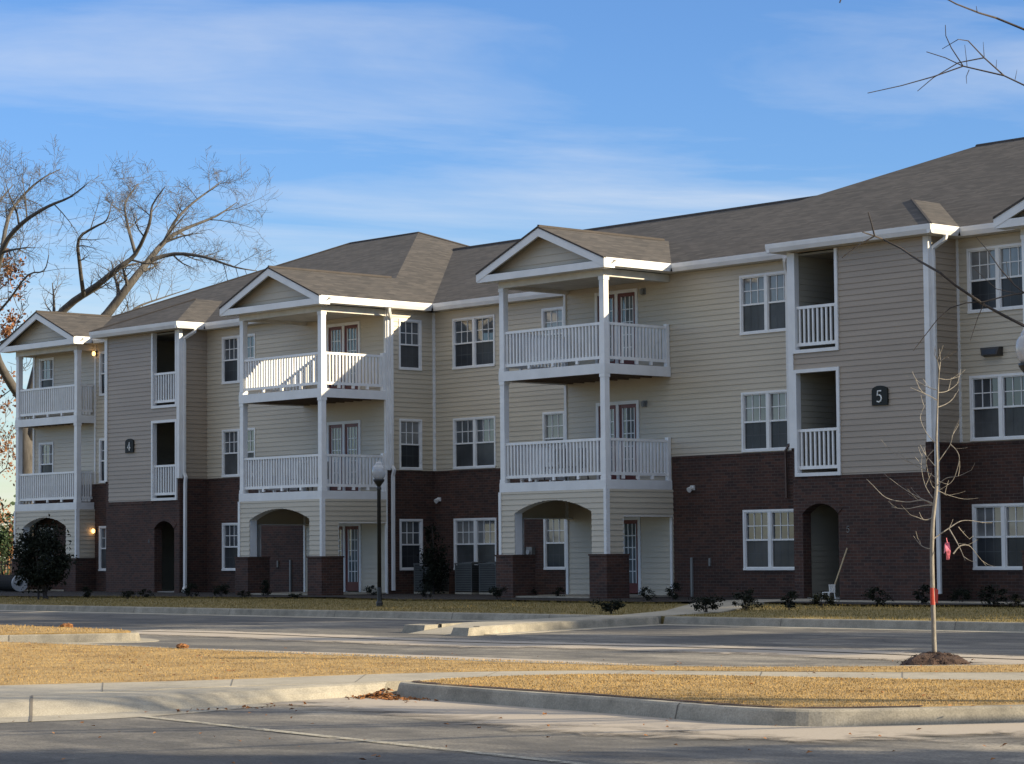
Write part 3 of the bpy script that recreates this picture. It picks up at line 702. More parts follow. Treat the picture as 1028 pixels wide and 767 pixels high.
    gutter((X(-2.04), -0.295, gz_), (X(h0), -0.295, gz_), (0, -1)); gutter((X(h1), -0.295, gz_), (X(e0-0.44), -0.295, gz_), (0, -1))
    gutter((X(h0), Y_BAY-0.295, gz_), (X(h1), Y_BAY-0.295, gz_), (0, -1))
    for e, sg in ((h0, -1), (h1, 1)):
        ox = -sg if mir else sg
        gutter((X(e)-ox*0.115, Y_BAY-0.405, gz_), (X(e)-ox*0.115, -0.42, gz_), (ox, 0))
    ox = 1 if mir else -1
    gutter((X(E0)-ox*0.115, -0.40, gz_), (X(E0)-ox*0.115, Y_LINK-0.42, gz_), (ox, 0))
    # downspouts
    x = 1.66
    if not mir: downspout([V(x+0.25, -0.40, 8.60), V(x+0.22, -0.38, 8.52), V(x, -0.10, 8.36), V(x, -0.06, 8.2), V(x, -0.06, 3.95)], 0.065)
    if not mir: downspout([V(x, -0.06, 3.97), V(x-0.12, -0.1, 3.78), V(x-0.14, -0.07, 3.6), V(x-0.14, -0.06, 2.6)], 0.03, 'brown_pipe')
    # porches
    porch(mir, px0, px1, Y_PORCH, (-5.95, -3.02)); porch(mir, e0, e1, Y_END, (9.93, 12.70), full=False)
    # lights
    def wlight(x, z, kind):
        m = MB()
        if kind == 'flood':
            F.box(m, x-0.06, x+0.06, 0, 0.05, z-0.06, z+0.06); m.tube([F.P(x, 0.05, z), F.P(x, 0.17, z-0.06)], [0.05, 0.075], 8); m.build('flood_light', 'white_plastic', BLD)
        elif kind == 'pack':
            p = [(x-0.27, 0, z-0.1), (x+0.27, 0, z-0.1), (x+0.27, 0, z+0.11), (x-0.27, 0, z+0.11)]
            m.hexa([F.P(a, b, c) for a, b, c in p]+[F.P(x-0.22, 0.2, z-0.07), F.P(x+0.22, 0.2, z-0.07), F.P(x+0.27, 0.16, z+0.11), F.P(x-0.27, 0.16, z+0.11)])
            q = m.build('wall_light', 'lamp_housing', BLD, fix=True)
            m = MB(); m.poly([F.P(x-0.18, 0.205, z-0.055), F.P(x+0.18, 0.205, z-0.055), F.P(x+0.2, 0.182, z+0.06), F.P(x-0.2, 0.182, z+0.06)]); m.build('lens', 'window_screen', q)
        else:
            F.box(m, x-0.07, x+0.07, 0.0, 0.05, z-0.1, z+0.08); m.tube([F.P(x, 0.10, z-0.09), F.P(x, 0.10, z+0.05)], [0.05, 0.065], 8); m.build('porch_light', 'grey_metal', BLD)
    wlight(-1.75, 2.93, 'flood')
    for fz in (2.95, 5.95): wlight(-3.45, fz+2.27, 'porch')
    wlight(7.92, 5.84, 'pack') if not mir else None
    m = MB(); F.box(m, -1.85, -1.79, 0, 0.05, 0.1, 1.12); F.box(m, -1.2, -1.15, 0, 0.05, 0.9, 1.1); m.build('utility_conduit', 'grey_metal', BLD, fix=True)
    return F

FR = wing(False, '5'); FL = wing(True, '4')

# ---- the link between the wings
L = Wall('front', Y_LINK, False); lh = []
for k, fz in enumerate(FLOORS):
    lh.append(window(L, -13.36, -11.46, fz, True, ('blind_glass', 'window_glass', 'window_glass')[k])); lh.append(window(L, -9.42, -8.50, fz, False, ('curtain_glass', 'window_glass', 'window_glass')[k]))
m = MB(); panel(m, L, -14.25, -6.55, -0.1, Z_BRICK, lh, 0, 0.5); q = m.build('brick_wall', 'brick', BLD)
m = MB(); L.box(m, -14.23, -6.57, 0, 0.02, Z_BRICK-0.07, Z_BRICK); m.build('brick_ledge', 'brick', q, fix=True)
m = MB(); panel(m, L, -14.25, -6.55, Z_BRICK, Z_EAVE, lh, LAP, ROW); m.build('siding_wall', 'cream_siding', BLD); m = MB(); panel(m, Wall('front', Y_BACK), -14.25, -6.55, 0, Z_EAVE, [], 0, 1); m.build('siding_wall', 'cream_siding', BLD)
corner_board(L, -14.24, -14.17, Z_BRICK, Z_EAVE, 0.04)
m = MB(); ze, ye = Z_TOP, Y_LINK-0.40; zr = ze+PIT*(Y_RIDGE-ye); a = Y_RIDGE-ye
m.poly([(-13.83, ye, ze), (-6.97, ye, ze), (-6.97+a, Y_RIDGE, zr), (-13.83-a, Y_RIDGE, zr)])
yb = 2*Y_RIDGE-ye; m.poly([(-6.97, yb, ze), (-13.83, yb, ze), (-13.83-a, Y_RIDGE, zr), (-6.97+a, Y_RIDGE, zr)])
rf = m.build('roof', 'shingles', BLD)
m = MB(); m.tube([(-13.83-a, Y_RIDGE, zr), (-6.97+a, Y_RIDGE, zr)], 0.055, 5); m.build('ridge_cap', 'ridge_shingle', rf)
m = MB(); m.box(-13.9, -6.9, Y_LINK-0.34, Y_LINK, 8.585, 8.605); m.build('soffit', 'soffit', BLD, fix=True)
m = MB(); m.box(-13.8, -7.0, Y_LINK-0.305, Y_LINK-0.285, 8.588, 8.785); m.build('fascia', 'white_trim', BLD, fix=True)
gutter((-13.82, Y_LINK-0.295, Z_TOP-0.012), (-6.98, Y_LINK-0.295, Z_TOP-0.012), (0, -1))
# flood light on the link, downspouts seen only on one side
m = MB(); L.box(m, -14.08, -13.96, 0, 0.05, 2.85, 2.97); m.tube([L.P(-14.02, 0.05, 2.91), L.P(-14.02, 0.17, 2.85)], [0.05, 0.075], 8); m.build('flood_light', 'white_plastic', BLD)
xx = -14.25+0.06
downspout([(-13.9, -0.2, 8.6), (-13.95, -0.15, 8.5), (xx, 0.12, 8.3), (xx, 0.13, 8.1), (xx, 0.13, 3.9), (xx+0.1, 0.13, 3.78), (xx+0.04, 0.13, 3.6), (xx+0.03, 0.13, 0.2)], 0.06)
xx = 6.90+0.07   # right stair bay, outer side
downspout([(7.26, -0.85, 8.6), (7.24, -0.85, 8.5), (xx, -0.98, 8.3), (xx, -0.98, 8.1), (xx, -0.98, 0.25)], 0.06)
xx = -23.44+0.07  # left stair bay, inner side
downspout([(-23.06, -0.75, 8.6), (-23.08, -0.75, 8.5), (xx, -0.95, 8.3), (xx, -0.95, 8.1), (xx, -0.95, 3.95), (xx+0.08, -0.95, 3.8), (xx+0.05, -0.95, 3.6), (xx+0.04, -0.95, 0.3), (xx+0.15, -1.1, 0.14)], 0.06)
# lit porch lamps at the far end
for z in (2.16, 8.27):
    m = MB(); m.box(-30.03, -29.93, -0.06, -0.005, z-0.09, z+0.09); q = m.build('porch_lamp', 'lamp_housing', BLD, fix=True)
    m = MB(); m.lathe(-29.98, -0.12, [(0.02, z-0.08), (0.055, z-0.05), (0.06, z+0.02), (0.03, z+0.07)], 10); m.build('bulb', 'lit_bulb', q)

# ------------------------------------------------------------------ ground
def P2(u, v, top=True):
    q = gp(u, v, top); return (q.x, q.y)
def sheet(name, pts, dz, mat, top=True, kind='structure', label=None):
    m = MB(); m.poly([(x, y, gz(y, top)+dz) for x, y in pts])
    me = bpy.data.meshes.new(name); bm = bmesh.new()
    vs_ = [bm.verts.new(p) for p in m.v]; bm.faces.new(vs_)
    bmesh.ops.triangulate(bm, faces=bm.faces[:]); bmesh.ops.recalc_face_normals(bm, faces=bm.faces)
    for f in bm.faces:
        if f.normal.z < 0: f.normal_flip()
    bm.to_mesh(me); bm.free(); me.materials.append(M(mat))
    o = bpy.data.objects.new(name, me); col.objects.link(o); o['kind'] = kind; return o
def slab(name, pts, mat, dz=0.0, depth=0.3, kind='structure'):
    """raised block following the site slope: top at kerb level"""
    me = bpy.data.meshes.new(name); bm = bmesh.new()
    a = [bm.verts.new((x, y, gz(y)+dz)) for x, y in pts]; f = bm.faces.new(a)
    r = bmesh.ops.extrude_face_region(bm, geom=[f]); 
    for v_ in r['geom']:
        if isinstance(v_, bmesh.types.BMVert): v_.co.z -= depth
    bmesh.ops.recalc_face_normals(bm, faces=bm.faces)
    ng = [f for f in bm.faces if len(f.verts) > 4]; bmesh.ops.triangulate(bm, faces=ng)
    bm.to_mesh(me); bm.free(); me.materials.append(M(mat))
    o = bpy.data.objects.new(name, me); col.objects.link(o); o['kind'] = kind; return o
def smooth_line(pts, n=6):
    out = []
    for i in range(len(pts)-1):
        p0, p1, p2, p3 = [Vector(pts[max(0, min(len(pts)-1, j))]).to_2d() for j in (i-1, i, i+1, i+2)]
        for k in range(n):
            t_ = k/n
            q = 0.5*((2*p1)+(-p0+p2)*t_+(2*p0-5*p1+4*p2-p3)*t_*t_+(-p0+3*p1-3*p2+p3)*t_**3); out.append((q.x, q.y))
    out.append(tuple(pts[-1])); return out
def offset(pts, d):
    out = []
    for i, p in enumerate(pts):
        a = Vector(pts[max(i-1, 0)]); b = Vector(pts[min(i+1, len(pts)-1)]); t_ = (b-a).normalized(); out.append((p[0]-t_.y*d, p[1]+t_.x*d))
    return out
def kerb(line, side, w=0.15, name='kerb', joints=3.0, lip=0.32, gap=True):
    """upright kerb with a gutter pan; line = outer top edge, side=+1 when the island lies to the left of travel"""
    m = MB()
    L_in = offset(line, side*w); L_out = offset(line, -side*0.035); L_g = offset(line, -side*(0.035+lip))
    def strip(A, za, B, zb):
        for i in range(len(A)-1):
            q = [(*A[i], gz(A[i][1])+za), (*A[i+1], gz(A[i+1][1])+za), (*B[i+1], gz(B[i+1][1])+zb), (*B[i], gz(B[i][1])+zb)]
            m.poly(q if side < 0 else q[::-1])
    strip(L_in, -0.2, L_in, 0.006); strip(L_in, 0.006, offset(line, side*0.02), 0.006); strip(offset(line, side*0.02), 0.006, line, -0.014)
    strip(line, -0.014, L_out, -0.138)
    o = m.build(name, 'kerb_concrete'); o['kind'] = 'structure'
    if lip:
        m = MB(); strip(L_out, -0.138, L_g, -0.144); strip(L_g, -0.144, L_g, -0.2); o = m.build('gutter_pan', 'concrete'); o['kind'] = 'structure'
    # saw joints
    acc = 0; j = MB()
    for i in range(len(line)-1):
        a, b = Vector(line[i]), Vector(line[i+1]); acc += (b-a).length
        if joints and acc > joints:
            acc = 0; t_ = (b-a).normalized(); nn = Vector((-t_.y, t_.x))*side
            A = a+nn*(w+0.002); B = a-nn*0.037; z = gz(a.y)
            pr = [(A, 0.0085), (a+nn*0.02, 0.0085), (a-nn*0.004, -0.011), (a-nn*0.038, -0.137), (a-nn*(0.035+lip), -0.141)]
            for (p, zp_), (q, zq) in zip(pr, pr[1:]):
                h = t_*0.008; j.poly([(p.x-h.x, p.y-h.y, z+zp_), (p.x+h.x, p.y+h.y, z+zp_), (q.x+h.x, q.y+h.y, z+zq), (q.x-h.x, q.y-h.y, z+zq)])
    if j.v: jo = j.build('kerb_joint', 'joint'); jo['kind'] = 'structure'
    return o

# one big sheet of asphalt / ground out to the horizon
m = MB(); xs = [-900, -60, 60, 900]; ys = [-900, -70, -3, 60, 900]
for x0, x1 in zip(xs, xs[1:]):
    for y0, y1 in zip(ys, ys[1:]): m.poly([(x0, y0, gz(y0, False)), (x1, y0, gz(y0, False)), (x1, y1, gz(y1, False)), (x0, y1, gz(y1, False))])
o = m.build('asphalt', 'asphalt'); o['kind'] = 'structure'
m = MB(); m.poly([(-900, 18, 0.0), (900, 18, 0.0), (900, 900, 0.0), (-900, 900, 0.0)]); m.poly([(-900, -12.4, -0.02), (-46, -12.4, -0.02), (-46, 18, 0.0), (-900, 18, 0.0)])
o = m.build('ground', 'far_field'); o['kind'] = 'structure'

# lawn in front of the building, its kerb, the planting bed
KY = -12.45
slab('lawn', [(-60, KY+0.14), (34, KY+0.14), (34, 18), (-60, 18)], 'greenish_lawn', 0.0, 0.25)
kerb([(-60, KY), (7.55, KY)][::1] if False else [(-60+i*1.0, KY) for i in range(67)]+[(7.70, KY)], 1, joints=3.0)
kerb([(9.25+i*1.0, KY) for i in range(25)], 1, joints=3.0)
rb = random.Random(5)
bed = [(-34.6, 0.3)]+[(-34.6+i*0.9, -4.3-0.35*math.sin(i*0.7)-(1.6 if -34.6+i*0.9 < -22 else 0)-(0.3 if -8.2 < -34.6+i*0.9 < -1.6 or -20 < -34.6+i*0.9 < -13.2 else 0)-rb.random()*0.3) for i in range(54)]+[(13.6, 0.3)]
sheet('mulch_bed', bed, 0.006, 'mulch')

# concrete walk running out to the parking lot, with a ramp at its end
WLn = [(7.72, -12.6), (7.75, -14.0), (7.85, -15.5), (7.98, -16.7), (8.05, -17.25)]
WRn = [(9.17, -12.55), (9.3, -14.0), (9.45, -15.5), (9.62, -16.8), (9.85, -17.75)]
slab('walk', [(8.12, -16.6), (9.5, -16.6), (9.3, -15.5), (9.15, -14.0), (9.02, -12.3), (8.3, -9.8), (6.9, -7.6), (4.4, -5.2), (4.2, -3.2), (2.6, -3.2), (2.7, -4.6), (5.0, -7.6), (6.7, -9.8), (7.86, -12.3), (7.9, -14.0), (8.0, -15.5)], 'concrete', 0.010, 0.3)
slab('front_walk', [(2.4, -3.3), (11.6, -3.3), (11.6, -2.2), (4.1, -2.2), (4.1, -1.15), (2.9, -1.15), (2.9, -2.2), (2.4, -2.2)], 'concrete', 0.014, 0.1)
m = MB(); za, zb = gz(-16.6)+0.010, gz(-18.0, False)+0.006
m.poly([(8.14, -18.0, zb), (9.75, -18.0, zb), (9.5, -16.6, za), (8.12, -16.6, za)]); o = m.build('ramp', 'concrete'); o['kind'] = 'structure'
kerb(WRn[::-1], 1, joints=0); kerb(WLn, 1, joints=0)
for x0, x1, y0, y1 in ((7.5, 8.13, -17.62, -17.2), (9.45, 9.92, -18.12, -17.70)):      # blunt kerb ends either side of the ramp
    m = MB(); m.hexa([(x0, y0, gz(y0)-0.17), (x1, y0, gz(y0)-0.17), (x1, y1, gz(y1)-0.17), (x0, y1, gz(y1)-0.17), (x0+0.05, y0+0.04, gz(y0)-0.008), (x1, y0+0.04, gz(y0)-0.008), (x1, y1, gz(y1)-0.002), (x0+0.05, y1, gz(y1)-0.002)])
    o = m.build('kerb_end', 'kerb_concrete', fix=True); o['kind'] = 'structure'

# small island at the left
islA = smooth_line([(-40, -21.3), (-12, -21.5), (0.6, -21.8), (4.6, -22.05), (6.0, -22.4), (6.25, -22.9), (5.2, -24.2), (4.0, -25.6), (1.0, -28.0), (-6, -31)], 6)
i0 = len(islA)//3
kerb(islA[::-1], -1, joints=3.0) if False else kerb(islA, -1, joints=3.0)
A_in = offset(islA, -0.14)
slab('island', A_in, 'dormant_lawn', 0.03, 0.25)

# long grass strip, the sidewalk behind the kerb, the near island
B_top = [(-30, -25.6), (-5, -25.8), (7.3, -25.92), (11.3, -25.82), (15.3, -25.98), (19.5, -26.0), (22.5, -25.55), (24.5, -24.25), (25.9, -22.7), (28.0, -20.2), (31, -18.6), (44, -18)]
B_bot = [(16.3, -39), (17.6, -35.2), (18.6, -32.66), (19.74, -30.78), (20.6, -28.57), (22.15, -26.85), (24.34, -25.85), (26.46, -24.64), (28.6, -22.9), (31.5, -20.2), (44, -19.5)]
S_out = [(18.6, -39), (19.7, -35.8), (20.52, -33.82), (20.87, -31.58), (21.75, -29.7), (22.62, -27.6), (25.06, -26.67), (27.45, -25.9), (30.0, -24.0), (33, -21.5), (44, -21)]
B_top, B_bot, S_out = smooth_line(B_top), smooth_line(B_bot), smooth_line(S_out)
kerb(B_top, -1, joints=3.0)
Bi = offset(B_top, -0.14)
slab('grass_strip', Bi+B_bot[::-1]+[(-30, -39)], 'dormant_lawn', 0.004, 0.25)
slab('sidewalk', B_bot+S_out[::-1], 'concrete', 0.0, 0.25)
jm = MB()
for i in range(3, len(B_bot)-3, 4):
    a, b = Vector(B_bot[i]), Vector(S_out[min(i, len(S_out)-1)]); d = (b-a).normalized(); n_ = Vector((-d.y, d.x))*0.004
    jm.poly([(a.x-n_.x, a.y-n_.y, gz(a.y)+0.004), (a.x+n_.x, a.y+n_.y, gz(a.y)+0.004), (b.x+n_.x, b.y+n_.y, gz(b.y)+0.004), (b.x-n_.x, b.y-n_.y, gz(b.y)+0.004)])
o = jm.build('sidewalk_joint', 'joint'); o['kind'] = 'structure'
C_edge = smooth_line([(22.0, -29.72), (22.35, -29.92), (23.71, -30.12), (26.31, -30.42), (27.6, -30.62), (28.42, -30.53), (29.05, -29.95), (29.72, -29.02), (30.7, -27.6), (32.4, -26.9), (36, -26.7), (44, -26.5)], 7)
kerb(C_edge, 1, joints=5.2)
C_in = offset(C_edge, 0.14)
C_top = [q for q in S_out if q[0] > 21.9]
slab('near_island', C_in+C_top[::-1], 'dormant_lawn', 0.006, 0.25)

# rolled kerb of the drive at the left, sloping from the sidewalk down to the asphalt
R_out = smooth_line([(20.4, -39), (21.25, -36.6), (21.98, -34.66), (22.42, -33.3), (22.1, -31.2), (21.95, -29.95)])
R_in = smooth_line([(18.6, -39), (19.7, -35.8), (20.52, -33.82), (20.9, -31.9), (21.45, -30.4), (21.85, -29.75)])
m = MB(); n = min(len(R_out), len(R_in)); prof = [(0.0, 0.0), (0.30, 0.0), (0.42, -0.015), (0.55, -0.075), (0.64, -0.135), (1.0, -0.146)]
def RP(i, k):
    tt, dz = prof[k]; a, b = R_in[i], R_out[i]; x, y = a[0]+(b[0]-a[0])*tt, a[1]+(b[1]-a[1])*tt; return (x, y, gz(y)+dz)
for i in range(n-1):
    for k in range(len(prof)-1): m.poly([RP(i, k), RP(i, k+1), RP(i+1, k+1), RP(i+1, k)])
o = m.build('drive_kerb', 'concrete', smooth=False); o['kind'] = 'structure'
m = MB()
for i in (13,):
    for k in range(len(prof)-1):
        a, b = Vector(RP(i, k)), Vector(RP(i, k+1)); d = (Vector(RP(i+1, k))-a).normalized()*0.014; up = Vector((0, 0, 0.005))
        m.poly([a+up-d, a+up+d, b+up+d, b+up-d])
o = m.build('kerb_joint', 'joint'); o['kind'] = 'structure'

# painted bay line on the near lot, pale grit along the near kerb, painted sunlit strips beyond
def ribbon(name, pts, w, mat, dz=0.006):
    m = MB(); a, b = offset(pts, w/2), offset(pts, -w/2)
    for i in range(len(pts)-1): m.poly([(*a[i], gz(a[i][1], False)+dz), (*b[i], gz(b[i][1], False)+dz), (*b[i+1], gz(b[i+1][1], False)+dz), (*a[i+1], gz(a[i+1][1], False)+dz)])
    o = m.build(name, mat); o['kind'] = 'structure'; return o
ribbon('painted_line', [(22.45+i*0.5, -33.36-0.125*i*0.5-0.0*i) for i in range(20)], 0.11, 'line_paint', 0.010)
for k in range(4): ribbon('painted_line', [(8+2.75*k+9.3-6.8+i*0.0, -13.0-i*0.5) for i in range(11)], 0.1, 'line_paint', 0.010) if False else None
def dust_sun_strip(name, line, side, width, dz):
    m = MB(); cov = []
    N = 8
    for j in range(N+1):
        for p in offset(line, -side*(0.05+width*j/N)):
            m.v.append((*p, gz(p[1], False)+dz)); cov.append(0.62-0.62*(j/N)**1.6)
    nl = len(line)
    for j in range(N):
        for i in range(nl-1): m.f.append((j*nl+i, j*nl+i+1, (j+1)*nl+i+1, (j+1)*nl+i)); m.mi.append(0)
    o = m.build(name, 'dust_sunlit_tone'); at_ = o.data.attributes.new('cover', 'FLOAT', 'POINT'); at_.data.foreach_set('value', cov); o['kind'] = 'structure'; return o
dust_sun_strip('grit_sunlit_tone', [q for q in C_edge if q[0] < 33], 1, 2.1, 0.014)
dust_sun_strip('grit_sunlit_tone', R_out[8:], 1, 0.9, 0.013) if False else None
Rm = [(14+i*0.5, -24.6) for i in range(10)]
dust_sun_strip('grit_sunlit_tone', [(2+i*0.7, -19.9+0.25*math.sin(i*0.35)) for i in range(40)], 1, 1.6, 0.012);  # far lane strips: sunlight painted as a pale tone, with some sand
dust_sun_strip('grit_sunlit_tone', [(2+i*0.7, -19.9+0.25*math.sin(i*0.35)) for i in range(40)], -1, 0.9, 0.016)
dust_sun_strip('grit_sunlit_tone', [(-2+i*0.7, -23.6+0.2*math.sin(i*0.3)) for i in range(12, 38)], 1, 1.2, 0.012)

# ------------------------------------------------------------------ grass blades
def blades(name, region, mat, n, h, seed, z_extra=0.0, lean=0.5):
    r = random.Random(seed); m = MB(); xs = [p[0] for p in region]; ys = [p[1] for p in region]
    def inside(x, y):
        c = False; j = len(region)-1
        for i in range(len(region)):
            xi, yi = region[i]; xj, yj = region[j]
            if (yi > y) != (yj > y) and x < (xj-xi)*(y-yi)/(yj-yi)+xi: c = not c
            j = i
        return c
    k = 0; tries = 0
    while k < n and tries < n*8:
        tries += 1; x, y = r.uniform(min(xs), max(xs)), r.uniform(min(ys), max(ys))
        if not inside(x, y): continue
        k += 1; a = r.random()*6.283; w = r.uniform(0.004, 0.009); hh = h*r.uniform(0.5, 1.4); b = r.random()*6.283; l = hh*lean*r.random()*1.6
        z = gz(y)+z_extra-0.005; dx, dy = math.cos(a)*w, math.sin(a)*w
        m.poly([(x-dx, y-dy, z), (x+dx, y+dy, z), (x+math.cos(b)*l, y+math.sin(b)*l, z+hh)])
    o = m.build(name, mat); o['kind'] = 'stuff'; o['label'] = 'short straw coloured dormant grass'; return o
vis_B = [(6, -26.0), (22.5, -25.7), (24.5, -24.4), (27, -21.8)]+[q for q in B_bot if q[1] > -34 and q[0] < 28.5][::-1]+[(14, -34)]
blades('dry_grass', vis_B, 'straw_blade', 60000, 0.020, 1)
C_reg = offset(C_edge, 0.22)+C_top[::-1]; C_reg = [q for q in C_reg if q[0] < 31.5 and q[1] < -24.5]
blades('dry_grass', C_reg, 'straw_blade', 42000, 0.018, 2, 0.004)
blades('dry_grass', [q for q in A_in if q[0] > -10], 'straw_blade', 14000, 0.03, 3, 0.03)
blades('lawn_grass', [(-36, KY+0.2), (7.65, KY+0.2), (6.55, -9.8), (4.85, -7.6), (2.55, -5.0), (-22, -5.0), (-22, -6.6), (-36, -6.6)], 'lawn_blade', 36000, 0.04, 4)
blades('lawn_grass', [(9.2, KY+0.2), (24, KY+0.2), (24, -5.0), (4.6, -5.0), (7.05, -7.6), (8.45, -9.8)], 'lawn_blade', 14000, 0.04, 5)

# raw earth showing where the turf stops short of the near kerb
m = MB(); r = random.Random(11); a = [q for q in C_in if q[0] < 29.2]; b = [(p[0]+r.uniform(-0.02, 0.02), p[1]+r.uniform(-0.03, 0.05)) for p in offset(a, 0.07)]
for i in range(len(a)-1): m.poly([(*a[i], gz(a[i][1])+0.012), (*a[i+1], gz(a[i+1][1])+0.012), (*b[i+1], gz(b[i+1][1])+0.016), (*b[i], gz(b[i][1])+0.016)])
o = m.build('bare_soil', 'soil'); o['kind'] = 'structure'

# ------------------------------------------------------------------ plants
def leafy(mb, c, rad, n, size, seed, clumps=14, flat=0.0):
    """leaf faces gathered in clumps inside an ellipsoid, with gaps between the clumps"""
    r = random.Random(seed); cs = []
    for k in range(clumps):
        while True:
            p = Vector((r.uniform(-1, 1), r.uniform(-1, 1), r.uniform(-1, 1)))
            if 0.25 < p.length < 0.95: break
        cs.append((p, r.uniform(0.22, 0.42)))
    for k in range(n):
        p, s_ = r.choice(cs); q = p+Vector((r.gauss(0, 1), r.gauss(0, 1), r.gauss(0, 1)))*s_*0.55
        if q.z < -1: q.z = -1
        q = Vector((c[0]+q.x*rad[0], c[1]+q.y*rad[1], c[2]+q.z*rad[2]))
        a = Vector((r.gauss(0, 1), r.gauss(0, 1), r.gauss(0, 1))).normalized(); b = a.orthogonal().normalized(); w = size*r.uniform(0.6, 1.4)
        b = (b*math.cos(r.random()*6.3)+a.cross(b)*math.sin(r.random()*6.3)).normalized(); d = a.cross(b)
        mb.poly([q-b*w*0.5, q+d*w*0.3, q+b*w*0.6, q-d*w*0.3])

def copy_tree(o, parent=None):
    c = o.copy(); col.objects.link(c)
    if parent: c.parent = parent
    for ch in o.children: copy_tree(ch, c)
    return c

def make_shrub(seed):
    root = empty('shrub', (0, 0, 0)); m = MB(); leafy(m, (0, 0, 0.27), (0.30, 0.30, 0.26), 700, 0.055, seed, 12); m.build('foliage', 'shrub_leaf', root)
    m = MB(); r = random.Random(seed)
    for k in range(5): m.tube([(0.02*k-0.04, 0, -0.03), (r.uniform(-.12, .12), r.uniform(-.12, .12), 0.3)], [0.012, 0.006], 4)
    m.build('stem', 'dark_bark', root); return root
protos = [make_shrub(k) for k in (3, 4, 5)]; used = [False]*3
SH = [(88, 600, 0.9), (128, 601, 0.8), (147, 600, 1.0), (192, 599, 1.0), (222, 599, 1.1), (246, 600, 0.8), (268, 598, 1.1), (296, 601, 0.7), (374, 597, 0.9), (428, 600, 0.8), (499, 601, 1.0), (531, 599, 0.8), (562, 600, 0.7), (613, 616, 1.15), (650, 603, 0.8),
      (676, 602, 1.1), (709, 615, 1.25), (749, 612, 1.25), (792, 611, 1.15), (826, 609, 1.2), (882, 607, 1.0), (926, 606, 1.0), (965, 605, 1.0), (999, 607, 1.3), (1018, 608, 0.9)]
near = ['beside the far white porch', 'left of the brick archway marked 4', 'beneath the brick archway marked 4', 'at the foot of the left white downspout', 'below the ground floor window of the left wing', 'against the left brick pier of the middle porch', 'in front of the arch of the middle porch', 'against the right brick pier of the middle porch', 'by the maroon door of the middle porch', 'below the corner flood light between the wings', 'at the left brick pier of the right porch', 'under the arch of the right porch', 'under the arch beside the white return wall', 'standing out on the lawn below the right brick pier', 'by the right porch side opening',
        'at the conduit on the dark brick wall', 'at the corner where the walk meets the lawn', 'between the walk and the twin ground floor window', 'left of the brick archway marked 5', 'right in front of the brick archway marked 5', 'below the small white 5 on the brick', 'behind the young tree trunk', 'below the right ground floor window', 'tallest at the right end of the bed', 'last at the right edge of the bed']
rs = random.Random(21)
for i, (u, v, s_) in enumerate(SH):
    k = i % 3; p = gp(u, v)
    o = protos[k] if not used[k] else copy_tree(protos[k]); used[k] = True
    o.location = (p.x, p.y, gz(p.y)); o.scale = (s_*rs.uniform(.7, .95), s_*rs.uniform(.7, .95), s_*rs.uniform(.45, .75)); o.rotation_euler.z = rs.uniform(0, 6.28)
    tag(o, ('small dark shrub ' + near[i]), 'shrub', 'young shrubs along the front of the building')

# big dark bush at the far porch, slim evergreen between the air conditioners
p = gp(44, 601); root = tag(empty('bush', (p.x, p.y, gz(p.y))), 'large dark rounded bush in front of the far white porch arch', 'bush')
m = MB(); r = random.Random(2)
leafy(m, (p.x, p.y, 1.28), (0.95, 0.9, 0.78), 5200, 0.10, 8, 26); leafy(m, (p.x-0.2, p.y, 0.75), (0.8, 0.7, 0.5), 900, 0.09, 9, 9); m.build('foliage', 'shrub_leaf', root)
m = MB()
for k in range(6): m.tube([(p.x+r.uniform(-.12, .12), p.y+r.uniform(-.12, .12), 0), (p.x+r.uniform(-.5, .5), p.y+r.uniform(-.5, .5), 1.4)], [0.035, 0.015], 5)
m.build('stem', 'dark_bark', root)
p = gp(444, 600); p = Vector((-12.35, 0.15, 0.1)); root = tag(empty('bush', p), 'slim dark evergreen bush growing between the air conditioners', 'bush')
m = MB(); leafy(m, (p.x, p.y, 0.85), (0.42, 0.4, 0.8), 2200, 0.08, 18, 16); leafy(m, (p.x-0.05, p.y, 1.75), (0.2, 0.2, 0.45), 380, 0.07, 19, 8); m.build('foliage', 'shrub_leaf', root)
m = MB(); m.tube([(p.x, p.y, 0), (p.x+0.03, p.y, 1.2), (p.x-0.05, p.y, 2.1)], [0.04, 0.025, 0.008], 5); m.build('stem', 'dark_bark', root)

